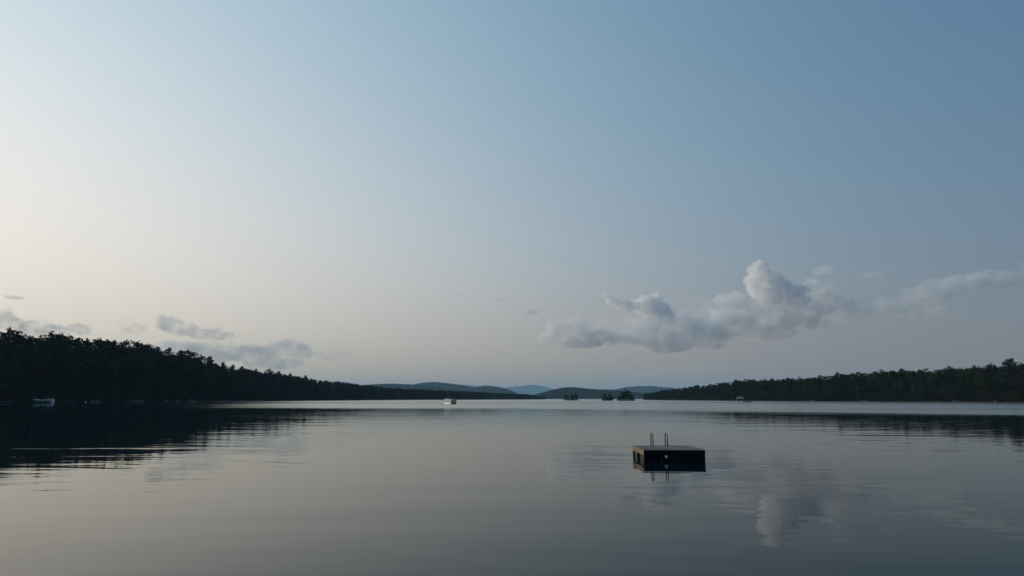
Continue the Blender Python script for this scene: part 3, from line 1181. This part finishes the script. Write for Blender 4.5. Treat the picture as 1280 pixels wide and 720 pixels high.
def on_water(px, py):
    d = ray(px, py)
    k = -EYE / d[2]
    return Vector((d[0] * k, d[1] * k, 0))


# boat under way in the middle of the lake
p = on_water(563, 504.7)
HEAD = R(-52)
pontoon_boat((p.x, p.y, 0), HEAD, 5.4, 2.5, M['boat_cream'], 'cream pontoon boat with dark canopy and people aboard in the middle of the lake', (-2.1, .5, 2.55), M['vinyl'], 1.75)
ca, sa = math.cos(HEAD), math.sin(HEAD)
for lx_, ly_, rz, sd, cl, lab in ((-1.75, -.35, -.3, False, 'clothes_navy', 'person in dark navy standing at the left end of the cream boat'),
                                  (-.9, .35, .5, False, 'clothes_black', 'person in black standing in the middle of the cream boat'),
                                  (.1, .1, .2, False, 'clothes_red', 'person in maroon standing at the right of the group on the cream boat')):
    person('person', (p.x + lx_ * ca - ly_ * sa, p.y + lx_ * sa + ly_ * ca, .56), HEAD + math.pi / 2 + rz, lab, M[cl], M['clothes_black'], sd)

def runabout(name, loc, rz, L, label, hullm, cover=None, motor=True, group=None):
    r = thing(name, loc, label, 'boat', group, rz)
    st = [(-.5, .80, .62), (-.3, .90, .60), (0, .95, .60), (.25, .82, .66), (.4, .52, .74), (.48, .16, .82), (.5, .02, .85)]
    B = L * .36
    vv, ff = [], []
    for xx, w, zz in st:
        w *= B / 2
        x = xx * L
        vv += [(x, -w, zz), (x, -w * .86, .18), (x, -w * .35, -.14 + .1 * (xx > .35)), (x, w * .35, -.14 + .1 * (xx > .35)), (x, w * .86, .18), (x, w, zz)]
    for i in range(len(st) - 1):
        for k in range(5):
            a = i * 6 + k
            ff.append((a, a + 6, a + 7, a + 1))
    ff.append((0, 1, 2, 3, 4, 5))
    MB().add(vv, ff).build('hull', hullm, r)
    dk = [(x_ * L, w_ * B / 2 * .96 * s, z_ - .03) for x_, w_, z_ in st for s in (-1, 1)]
    MB().add(dk, [(2 * i, 2 * i + 2, 2 * i + 3, 2 * i + 1) for i in range(len(st) - 1)]).build('deck', hullm, r)
    gun = MB()
    for s in (-1, 1):
        gun.tube([(x_ * L, w_ * B / 2 * s, z_) for x_, w_, z_ in st], .03, 6)
    gun.build('gunwale', M['alu'], r, True)
    if cover:
        cvv = []
        for xx, w, zz in st:
            hgt = {-.5: .12, -.3: .35, 0: .62, .25: .55, .4: .25}.get(xx, .05)
            w *= B / 2 * 1.02
            cvv += [(xx * L, -w, zz), (xx * L, -w * .5, zz + hgt * .8), (xx * L, 0, zz + hgt), (xx * L, w * .5, zz + hgt * .8), (xx * L, w, zz)]
        cf = [(i * 5 + k, i * 5 + k + 5, i * 5 + k + 6, i * 5 + k + 1) for i in range(len(st) - 1) for k in range(4)]
        MB().add(cvv, cf).build('cover', cover, r, True)
    else:
        MB().box((-.12 * L, 0, .72), (.5, B * .7, .3), bev=.05).build('seat', M['vinyl'], r)
        MB().add([(.10 * L, -B * .38, .62), (.10 * L, B * .38, .62), (.04 * L, B * .34, 1.0), (.04 * L, -B * .34, 1.0),
                  (.105 * L, -B * .38, .62), (.105 * L, B * .38, .62), (.045 * L, B * .34, 1.0), (.045 * L, -B * .34, 1.0)],
                 [(0, 1, 2, 3), (4, 7, 6, 5), (0, 3, 7, 4), (1, 5, 6, 2), (3, 2, 6, 7), (0, 4, 5, 1)]).build('windshield', M['glass'], r)
    if motor:
        om = MB().box((-L * .5 - .15, 0, .85), (.40, .34, .52), bev=.08).build('outboard_motor', M['black_plastic'], r)
        MB().box((-L * .5 - .15, 0, .25), (.14, .10, .8), bev=.02).build('lower_unit', M['black_plastic'], om)
    return r


# cabin boat at rest off the left wood: dark blue hull, pale raised bow, pale cockpit aft under a canopy
def cruiser():
    p = on_water(53.6, 503.2)
    L = 9.6
    r = thing('motorboat', (p.x, p.y, 0), 'long white and blue motorboat with dark canopy moored off the left wood', 'boat', None, R(182))
    st = [(-.5, .84, 1.00), (-.36, .95, .98), (-.1, 1.0, 1.00), (.15, .95, 1.10), (.32, .70, 1.30), (.43, .36, 1.48), (.5, .04, 1.62)]
    B = 2.7
    vv, ff = [], []
    for xx, w, zz in st:
        w *= B / 2
        x = xx * L
        b = max(0, xx - .3) * 1.6
        vv += [(x, -w, zz), (x, -w * .86, .30 + b), (x - b * 1.2, -w * .35, -.25 + b), (x - b * 1.2, w * .35, -.25 + b), (x, w * .86, .30 + b), (x, w, zz)]
    for i in range(len(st) - 1):
        for k in range(5):
            a = i * 6 + k
            ff.append((a, a + 6, a + 7, a + 1))
    ff.append((0, 1, 2, 3, 4, 5))
    MB().add(vv, ff).build('hull', M['boat_blue'], r)
    for s_ in (-1, 1):
        MB().tube([(x_ * L, w_ * B / 2 * s_, z_ + .02) for x_, w_, z_ in st], .09, 8).build('gunwale', M['boat_white'], r, True)
    MB().add([(x_ * L, w_ * B / 2 * .97 * s_, z_ + .02) for x_, w_, z_ in st for s_ in (-1, 1)], [(2 * i, 2 * i + 2, 2 * i + 3, 2 * i + 1) for i in range(len(st) - 1)]).build('deck', M['boat_white'], r)
    vv = []
    for xx, hw, zz in ((.16, .80, 1.45), (.27, .66, 1.62), (.36, .42, 1.66), (.44, .14, 1.60)):
        vv += [(xx * L, -hw * B / 2, zz - .5), (xx * L, -hw * B / 2 * .7, zz), (xx * L, hw * B / 2 * .7, zz), (xx * L, hw * B / 2, zz - .5)]
    MB().add(vv, [(i * 4 + k, i * 4 + k + 4, i * 4 + k + 5, i * 4 + k + 1) for i in range(3) for k in range(3)] + [(0, 1, 2, 3), (15, 14, 13, 12)]).build('foredeck', M['boat_white'], r)
    MB().box((-.36 * L, 0, 1.22), (.26 * L, B * .86, 1.15), bev=.16).build('cockpit', M['boat_white'], r)
    MB().box((-.47 * L, 0, .62), (.10 * L, B * .80, 1.1), bev=.08).build('transom', M['boat_white'], r)
    MB().box((-.02 * L, 0, 1.22), (.05 * L, B * .8, .5), bev=.06).build('console', M['boat_white'], r)
    ws = MB().add([(.03 * L, -B * .38, 1.1), (.03 * L, B * .38, 1.1), (-.01 * L, B * .34, 1.75), (-.01 * L, -B * .34, 1.75),
                   (.035 * L, -B * .38, 1.1), (.035 * L, B * .38, 1.1), (-.005 * L, B * .34, 1.75), (-.005 * L, -B * .34, 1.75)],
                  [(0, 1, 2, 3), (4, 7, 6, 5), (0, 3, 7, 4), (1, 5, 6, 2), (3, 2, 6, 7), (0, 4, 5, 1)]).build('windshield', M['glass'], r)
    vv, ff = [], []
    nx, ny = 7, 7
    for i in range(nx):
        for k in range(ny):
            a, b = i / (nx - 1) * 2 - 1, k / (ny - 1) * 2 - 1
            vv.append((-.28 * L + a * .17 * L, b * B * .46, 2.95 + .16 * (1 - b * b) + .06 * (1 - a * a)))
    m0 = len(vv)
    vv += [(q_[0], q_[1], q_[2] - .07) for q_ in vv]
    for i in range(nx - 1):
        for k in range(ny - 1):
            a = i * ny + k
            ff += [(a, a + ny, a + ny + 1, a + 1), (m0 + a, m0 + a + 1, m0 + a + ny + 1, m0 + a + ny)]
    can = MB().add(vv, ff).build('canopy', M['dark_canvas'], r)
    for s_ in (-1, 1):
        for xx in (-.44, -.12):
            MB().tube([(-.28 * L, s_ * B * .44, 1.0), (xx * L, s_ * B * .45, 2.95)], .02, 6).build('canopy_strut', M['alu'], can, True)


cruiser()

p = on_water(932.5, 502.9)
runabout('motorboat', (p.x, p.y, 0), R(176), 4.2, 'small white motorboat with dark outboard below the tan roof on the right shore', M['boat_white'])


# boats and docks along the shores
def dock(px, Y, L, rz, z, label, w=1.6):
    r = thing('dock', (X_of(px, Y), Y, 0), label, 'dock', None, rz)
    n = int(L / .45)
    me = MB().box((0, 0, 0), (L / n - .03, w, .05)).mesh('plank')
    me.materials.append(M['dock_wood'])
    for i in range(n):
        o = link('plank', me, None, r)
        o.location = (-L / 2 + L / n * (i + .5), 0, z)
    for s in (-1, 1):
        MB().box((0, s * (w / 2 - .08), z - .115), (L, .06, .17)).build('beam', M['dock_wood'], r)
    for i in range(int(L / 2.4) + 1):
        for s in (-1, 1):
            MB().tube([(-L / 2 + .2 + i * 2.4, s * (w / 2 - .05), -1.6), (-L / 2 + .2 + i * 2.4, s * (w / 2 - .05), z + .35)], .07, 6).build('post', M['bark'], r)
    return r


dock(161, shore_y(161) - 4, 13, R(8), .62, 'long grey dock along the dark left shore under the pines')
runabout('motorboat', (X_of(172, shore_y(172) - 8), shore_y(172) - 8, .05), R(10), 6.2, 'covered grey motorboat at the right end of the long left dock', M['grey_hull'], M['dark_canvas'])
runabout('motorboat', (X_of(120, shore_y(120) - 6), shore_y(120) - 6, .05), R(-172), 5.2, 'pale motorboat in the shade between the mooring buoy and the long dock', M['grey_hull'])
dock(88, shore_y(88) - 3, 6, R(2), .6, 'short grey dock on the dark left shore between moored boat and buoy')
dock(3, shore_y(3) - 26, 7.5, R(4), .65, 'grey dock at the far left edge of the frame, beside the pontoon boat')
runabout('motorboat', (X_of(240, shore_y(240) - 6), shore_y(240) - 6, .05), R(-165), 5.0, 'small covered motorboat low at the left shore, right of the long dock', M['grey_hull'], M['dark_canvas'])
runabout('rowboat', (X_of(1195, shore_y(1195) - 5), shore_y(1195) - 5, 0), R(170), 3.6, 'small pale rowboat at the right shore near the right edge', M['grey_hull'], None, False)


def buoy():
    q_ = on_water(107, 503.1)
    r = thing('mooring_buoy', (q_.x, q_.y, 0), 'small white mooring buoy on dark water right of the moored pontoon boat', 'buoy')
    vv, ff = [], []
    pr = [(0.02, -.3), (.22, -.22), (.30, 0), (.30, .35), (.24, .55), (.10, .66), (.05, .68)]
    for rr, z in pr:
        for k in range(12):
            vv.append((rr * math.cos(k * math.pi / 6), rr * math.sin(k * math.pi / 6), z))
    for i in range(len(pr) - 1):
        for k in range(12):
            ff.append((i * 12 + k, i * 12 + (k + 1) % 12, (i + 1) * 12 + (k + 1) % 12, (i + 1) * 12 + k))
    MB().add(vv, ff).build('float_body', M['boat_white'], r, True)
    MB().tube([(math.cos(R(a)) * .07, 0, .74 + math.sin(R(a)) * .07) for a in range(0, 361, 30)], .014, 6).build('ring', M['steel'], r, True)


buoy()


# boathouse with a tan roof on the right shore
def boathouse():
    Y = shore_y(926) - 5.0
    c = X_of(926, Y)
    r = thing('boathouse', (c, Y, 0), 'small boathouse with a pale tan gable roof at the edge of the right wood', 'boathouse', None, R(-10))
    W, D, eave, ridge = 6.4, 5.0, 1.75, 3.25
    gap_w = .0
    for sy_ in (-1, 1):
        MB().box((0, sy_ * (D / 2 - .06), .7), (W, .12, 2.1)).build('wall', M['brown_wall'], r)
    for sx_ in (-1, 1):
        vv = [(sx_ * W / 2, -D / 2 + .125, -.35), (sx_ * W / 2, D / 2 - .125, -.35), (sx_ * W / 2, D / 2 - .125, eave), (sx_ * W / 2, 0, ridge - .1), (sx_ * W / 2, -D / 2 + .125, eave)]
        vv += [(a - sx_ * .12, b, z) for a, b, z in vv]
        MB().add(vv, [(0, 1, 2, 3, 4), (9, 8, 7, 6, 5)] + [(i, (i + 1) % 5, 5 + (i + 1) % 5, 5 + i) for i in range(5)]).build('wall', M['brown_wall'], r)
    for sy_ in (-1, 1):
        x0, x1 = -W / 2 - .4, W / 2 + .4
        y0, z0 = sy_ * (D / 2 + .35), eave - .2
        vv = [(x0, y0, z0), (x1, y0, z0), (x1, sy_ * .002, ridge), (x0, sy_ * .002, ridge)]
        vv += [(a, b, z + .10) for a, b, z in vv]
        MB().add(vv, [(0, 1, 2, 3), (7, 6, 5, 4), (0, 4, 5, 1), (1, 5, 6, 2), (2, 6, 7, 3), (3, 7, 4, 0)]).build('roof', M['roof'], r)
    d = MB().box((-.9, -D / 2 - .03, .55), (2.4, .06, 1.8)).build('door', M['dark_wood'], r)
    MB().box((0, -D / 2 - .075, .75), (.05, .03, .3)).build('handle', M['steel'], d)
    w_ = MB().box((1.9, -D / 2 - .02, 1.0), (.9, .05, .7)).build('window', M['dock_wood'], r)
    MB().box((1.9, -D / 2 - .055, 1.0), (.74, .02, .54)).build('pane', M['glass'], w_)


boathouse()


# pale boulders at the water's edge
def boulder(px, dy, size, label):
    Y = shore_y(px) + dy
    bm = bmesh.new()
    bmesh.ops.create_icosphere(bm, subdivisions=3, radius=1.0)
    for v in bm.verts:
        f = 1 + .35 * noise.fractal(v.co * 1.3 + Vector((px, 0, 0)), 1, 2, 4)
        v.co = Vector((v.co.x * f * size * 1.25, v.co.y * f * size, v.co.z * f * size * .6))
    me = bpy.data.meshes.new('boulder')
    bm.to_mesh(me)
    bm.free()
    o = link('boulder', me, M['rock'])
    o.location = (X_of(px, Y), Y, .15)
    tag(o, label, 'boulder')


for a in ((208, -1.5, 1.0, 'pale boulder at the left shore, first right of the long dock'), (222, -1.2, .8, 'pale boulder at the left shore, left of the small covered motorboat'),
          (380, -2, 1.2, 'pale boulder at the left shore where the wood recedes'), (1081, -1.2, .9, 'pale boulder at the foot of the right wood, left of the bright tree pair'),
          (1015, -1.5, 1.0, 'pale boulder at the right shore between roof and olive tree'), (1244, -1.2, .8, 'pale boulder at the right shore nearest the right edge')):
    boulder(*a)


# ------------------------------------------------------------------ clouds
def cloud_mat(name, dens, wisp, tone, gap):
    m = bpy.data.materials.new(name)
    m.use_nodes = True
    t = m.node_tree
    t.nodes.remove(t.nodes['Principled BSDF'])
    v = t.nodes.new('ShaderNodeVolumePrincipled')
    v.inputs['Color'].default_value = (0.965 * tone, 0.978 * (0.3 + 0.7 * tone), 0.99 * (0.5 + 0.5 * tone), 1)
    v.inputs['Density'].default_value = dens
    v.inputs['Anisotropy'].default_value = 0.0
    if wisp:
        # torn vapour: the density itself comes and goes
        co = t.nodes.new('ShaderNodeTexCoord')
        nz = t.nodes.new('ShaderNodeTexNoise')
        nz.inputs['Scale'].default_value = 1.0 / (wisp * PXM)
        nz.inputs['Detail'].default_value = 5.0
        nz.inputs['Roughness'].default_value = 0.6
        t.links.new(co.outputs['Object'], nz.inputs['Vector'])
        mr = t.nodes.new('ShaderNodeMapRange')
        mr.interpolation_type = 'SMOOTHSTEP'
        mr.inputs['From Min'].default_value = gap
        mr.inputs['From Max'].default_value = 0.66
        mr.inputs['To Max'].default_value = dens * (2.2 if gap > .4 else 1.7)
        t.links.new(nz.outputs['Fac'], mr.inputs['Value'])
        t.links.new(mr.outputs[0], v.inputs['Density'])
        m.cycles.volume_step_rate = 0.5
    t.links.new(v.outputs[0], t.nodes['Material Output'].inputs['Volume'])
    return m


CY = 27000.0
PXM = CY / F      # metres per pixel at the clouds


def cloud(blobs, dens, seed, label, rough=.32, voxel=1.3, Y=CY, puffs=8, wisp=0.0, tone=1.0, gap=.42):
    """blobs: (column, row, half width, half height); puffs bud from them, all united and roughened into one billowy body"""
    bm = bmesh.new()
    rg = random.Random(seed)
    cx0 = sum(b[0] for b in blobs) / len(blobs)
    c0 = at(cx0, sum(b[1] for b in blobs) / len(blobs), Y)

    def ball(c, r, sub):
        bmesh.ops.create_icosphere(bm, subdivisions=sub, radius=1.0, matrix=Matrix.Translation(c) @ Matrix.Diagonal((r[0], r[1], r[2], 1)))
    for (px, py, hw, hh) in blobs:
        c = at(px, py, Y) - c0
        c.y = rg.uniform(-.35, .35) * hw * PXM
        r = Vector((hw * PXM, hw * PXM * .85, hh * PXM)) * .86
        ball(c, r, 3)
        for k in range(puffs):
            a, b = rg.uniform(0, 6.283), rg.uniform(-.25, 1.35)
            d = Vector((math.cos(a) * math.cos(b), math.sin(a) * math.cos(b), math.sin(b)))
            c1 = c + Vector((d.x * r.x, d.y * r.y, d.z * r.z)) * rg.uniform(.75, 1.0)
            f = rg.uniform(.22, .46)
            rm_ = min(r.x, r.z * 1.35)
            r1 = Vector((rm_, rm_, rm_ * .85)) * f
            ball(c1, r1, 2)
            for k2 in range(3):
                a, b = rg.uniform(0, 6.283), rg.uniform(-.4, 1.4)
                d = Vector((math.cos(a) * math.cos(b), math.sin(a) * math.cos(b), math.sin(b)))
                ball(c1 + Vector((d.x * r1.x, d.y * r1.y, d.z * r1.z)) * .95, r1 * rg.uniform(.3, .55), 2)
    me = bpy.data.meshes.new('cloud')
    bm.to_mesh(me)
    bm.free()
    o = bpy.data.objects.new('cloud', me)
    COL.objects.link(o)
    rm = o.modifiers.new('unite', 'REMESH')
    rm.mode = 'VOXEL'
    rm.voxel_size = voxel * PXM
    dg = bpy.context.evaluated_depsgraph_get()
    nm_ = bpy.data.meshes.new_from_object(o.evaluated_get(dg))
    o.modifiers.clear()
    o.data = nm_
    nm_.name = 'cloud'
    hm = sorted(b[3] for b in blobs)[len(blobs) // 2] * PXM
    n = len(nm_.vertices)
    co = np.empty(n * 3)
    nm_.vertices.foreach_get('co', co)
    co = co.reshape(-1, 3)
    no = np.empty(n * 3)
    nm_.vertices.foreach_get('normal', no)
    no = no.reshape(-1, 3)
    sc_ = 1.0 / (hm * 1.0)
    for i in range(n):
        pnt = Vector(co[i]) * sc_ + Vector((seed * 7.1, seed * 3.3, 0))
        d_ = 0.0
        amp, fr = 1.0, 1.0
        for o_ in range(4):
            d_ += amp * (0.55 - 1.5 * abs(noise.noise(pnt * fr)))
            amp *= .55
            fr *= 2.05
        co[i] += no[i] * (rough * hm * d_ * (1.0 if no[i][2] > -.3 else .5))
    nm_.vertices.foreach_set('co', co.reshape(-1))
    nm_.update()
    nm_.materials.clear()
    nm_.materials.append(cloud_mat('cloud_vapour', dens, wisp, tone, gap))
    o.location = c0
    return tag(o, label, 'cloud', 'evening cumulus clouds')


cloud([(948, 341, 14, 14), (958, 350, 18, 17), (970, 360, 21, 17), (984, 370, 20, 14), (940, 352, 9, 10), (998, 376, 16, 9), (1004, 364, 9, 6), (948, 362, 13, 13), (962, 374, 18, 10)], 0.00360, 1, 'tall bright cumulus tower, highest of the clouds right of centre', puffs=13, rough=.32, wisp=11, gap=.28)
cloud([(806, 382, 20, 12), (820, 375, 11, 9), (785, 383, 18, 8), (765, 377, 9, 6), (756, 370, 6, 5), (825, 388, 14, 8)], 0.00360, 2, 'small cumulus with a wispy arm reaching up to its left', puffs=10, rough=.27, wisp=9, gap=.28)
cloud([(698, 414, 16, 12), (720, 411, 17, 13), (742, 418, 18, 11), (684, 424, 14, 8), (710, 429, 20, 8), (763, 424, 15, 9), (735, 430, 22, 6)], 0.0026, 3, 'low puffy cloud at the left end of the cumulus bank', puffs=10, rough=.27, wisp=13, gap=.34)
cloud([(806, 412, 20, 18), (832, 406, 22, 18), (858, 404, 20, 16), (868, 418, 26, 18), (835, 428, 44, 14), (888, 424, 28, 15), (795, 425, 18, 13), (900, 402, 18, 13)], 0.00215, 4, 'broad cloud body with blue flat base in the middle of the bank', puffs=12, rough=.27, wisp=15, gap=.34)
cloud([(925, 402, 24, 14), (950, 404, 28, 14), (980, 400, 26, 13), (960, 416, 44, 10), (1010, 403, 22, 11), (905, 416, 26, 11), (1035, 408, 16, 7)], 0.00165, 5, 'grey-blue flat cloud below the cumulus tower', puffs=12, rough=.27, wisp=15, gap=.34)
cloud([(903, 374, 13, 7), (920, 372, 15, 8), (912, 378, 18, 5)], 0.0015, 6, 'small grey cloud puff left of the tall cumulus tower', rough=.27)
cloud([(1030, 338, 13, 6), (1022, 341, 9, 4)], 0.0010, 7, 'tiny cloud puff just above right of the cumulus tower', rough=.27)
cloud([(1014, 358, 17, 9), (1030, 366, 20, 11), (1046, 380, 20, 10), (1020, 388, 22, 9)], 0.00170, 8, 'thin grey cloud trailing right of the cumulus tower', puffs=10, rough=.27, wisp=12, gap=.34)
cloud([(1078, 387, 28, 11), (1110, 381, 32, 14), (1145, 373, 36, 16), (1180, 361, 38, 16), (1215, 352, 32, 13), (1155, 390, 44, 8), (1060, 392, 26, 8)], 0.00075, 9, 'long faint slanting cloud streak towards the right edge', wisp=30, tone=.80)
cloud([(1250, 348, 38, 13), (1290, 342, 40, 15), (1330, 345, 34, 12)], 0.00075, 10, 'faint cloud streak cut off by the right edge', wisp=30, tone=.80)
cloud([(1088, 344, 13, 5), (1100, 346, 8, 3)], .0008, 11, 'tiny faint puff between cumulus tower and slanting streak', tone=.85)
cloud([(666, 390, 9, 4), (660, 391, 6, 3)], .0017, 12, 'tiny dark cloud puff alone at the left of the bank', tone=.8)
cloud([(622, 375, 7, 2.2)], .0012, 13, 'tiny thin cloud wisp near the middle of the sky', voxel=.7, tone=.8)
cloud([(572, 367, 7, 2.0)], .0007, 14, 'faintest tiny wisp above the lake centre', voxel=.7, tone=.8)
cloud([(880, 462, 44, 8), (830, 466, 50, 8), (930, 458, 34, 9)], .00030, 15, 'faint low haze cloud just above the right wood', wisp=26, tone=.8)
cloud([(720, 420, 50, 17), (780, 412, 42, 24), (840, 408, 52, 27), (900, 400, 48, 26), (960, 394, 48, 28), (1010, 386, 44, 26), (1055, 390, 36, 17)], 0.00042, 16, 'thin pale veil wrapped round the whole cumulus bank', wisp=30, puffs=5, tone=.9)
# left sky, lower and against the light
cloud([(210, 405, 17, 11), (230, 412, 26, 10), (258, 418, 28, 8), (280, 420, 16, 5)], 0.00101, 21, 'blue-grey cloud low above the left wood, upper one of two', wisp=16, tone=.9, puffs=10)
cloud([(215, 436, 44, 11), (265, 440, 48, 13), (315, 442, 40, 13), (356, 438, 28, 14), (380, 440, 16, 11), (340, 454, 44, 8), (235, 450, 50, 8)], 0.00075, 22, 'long blue-grey cloud bank above the sloping left wood', wisp=24, tone=.9, puffs=10)
cloud([(412, 444, 24, 8), (430, 446, 14, 6)], 0.00036, 23, 'faint pale cloud at the right end of the long left bank', wisp=12, tone=.9)
cloud([(2, 398, 17, 13), (-20, 402, 28, 16), (18, 408, 16, 9)], 0.00075, 24, 'blue-grey cloud cut off by the left edge above the pines', wisp=16, tone=.9)
cloud([(48, 410, 24, 11), (70, 414, 22, 8), (98, 413, 18, 9), (30, 414, 20, 7)], 0.00079, 25, 'pale ragged cloud just above the pines near the left edge', wisp=13, tone=.9)
cloud([(158, 409, 12, 10), (172, 412, 12, 8)], 0.00048, 26, 'faint pale puff left of the blue-grey cloud pair', wisp=10, tone=.9)
cloud([(18, 372, 13, 2.4), (10, 370.5, 7, 2)], .0012, 27, 'tiny dark wisp alone above the clouds at the left edge', voxel=.7, tone=.8)

# ------------------------------------------------------------------ haze
hz = MB().box((0, 0, 0), (1, 1, 1)).mesh('haze')
haze = link('haze', hz, None)
x0, x1, y0, y1, z0, z1 = -24500.0, 24500.0, -24000.0, 24000.0, -6.0, 425.0
haze.location = ((x0 + x1) / 2, (y0 + y1) / 2, (z0 + z1) / 2)
haze.scale = (x1 - x0, y1 - y0, z1 - z0)
haze['kind'] = 'stuff'
hm_ = bpy.data.materials.new('evening_haze')
hm_.use_nodes = True
ht = hm_.node_tree
ht.nodes.remove(ht.nodes['Principled BSDF'])
hv_ = ht.nodes.new('ShaderNodeVolumePrincipled')
hv_.inputs['Color'].default_value = (0.40, 0.73, 1.0, 1)
hv_.inputs['Density'].default_value = 5.4e-5
hv_.inputs['Anisotropy'].default_value = 0.0
ht.links.new(hv_.outputs[0], ht.nodes['Material Output'].inputs['Volume'])
hz.materials.append(hm_)
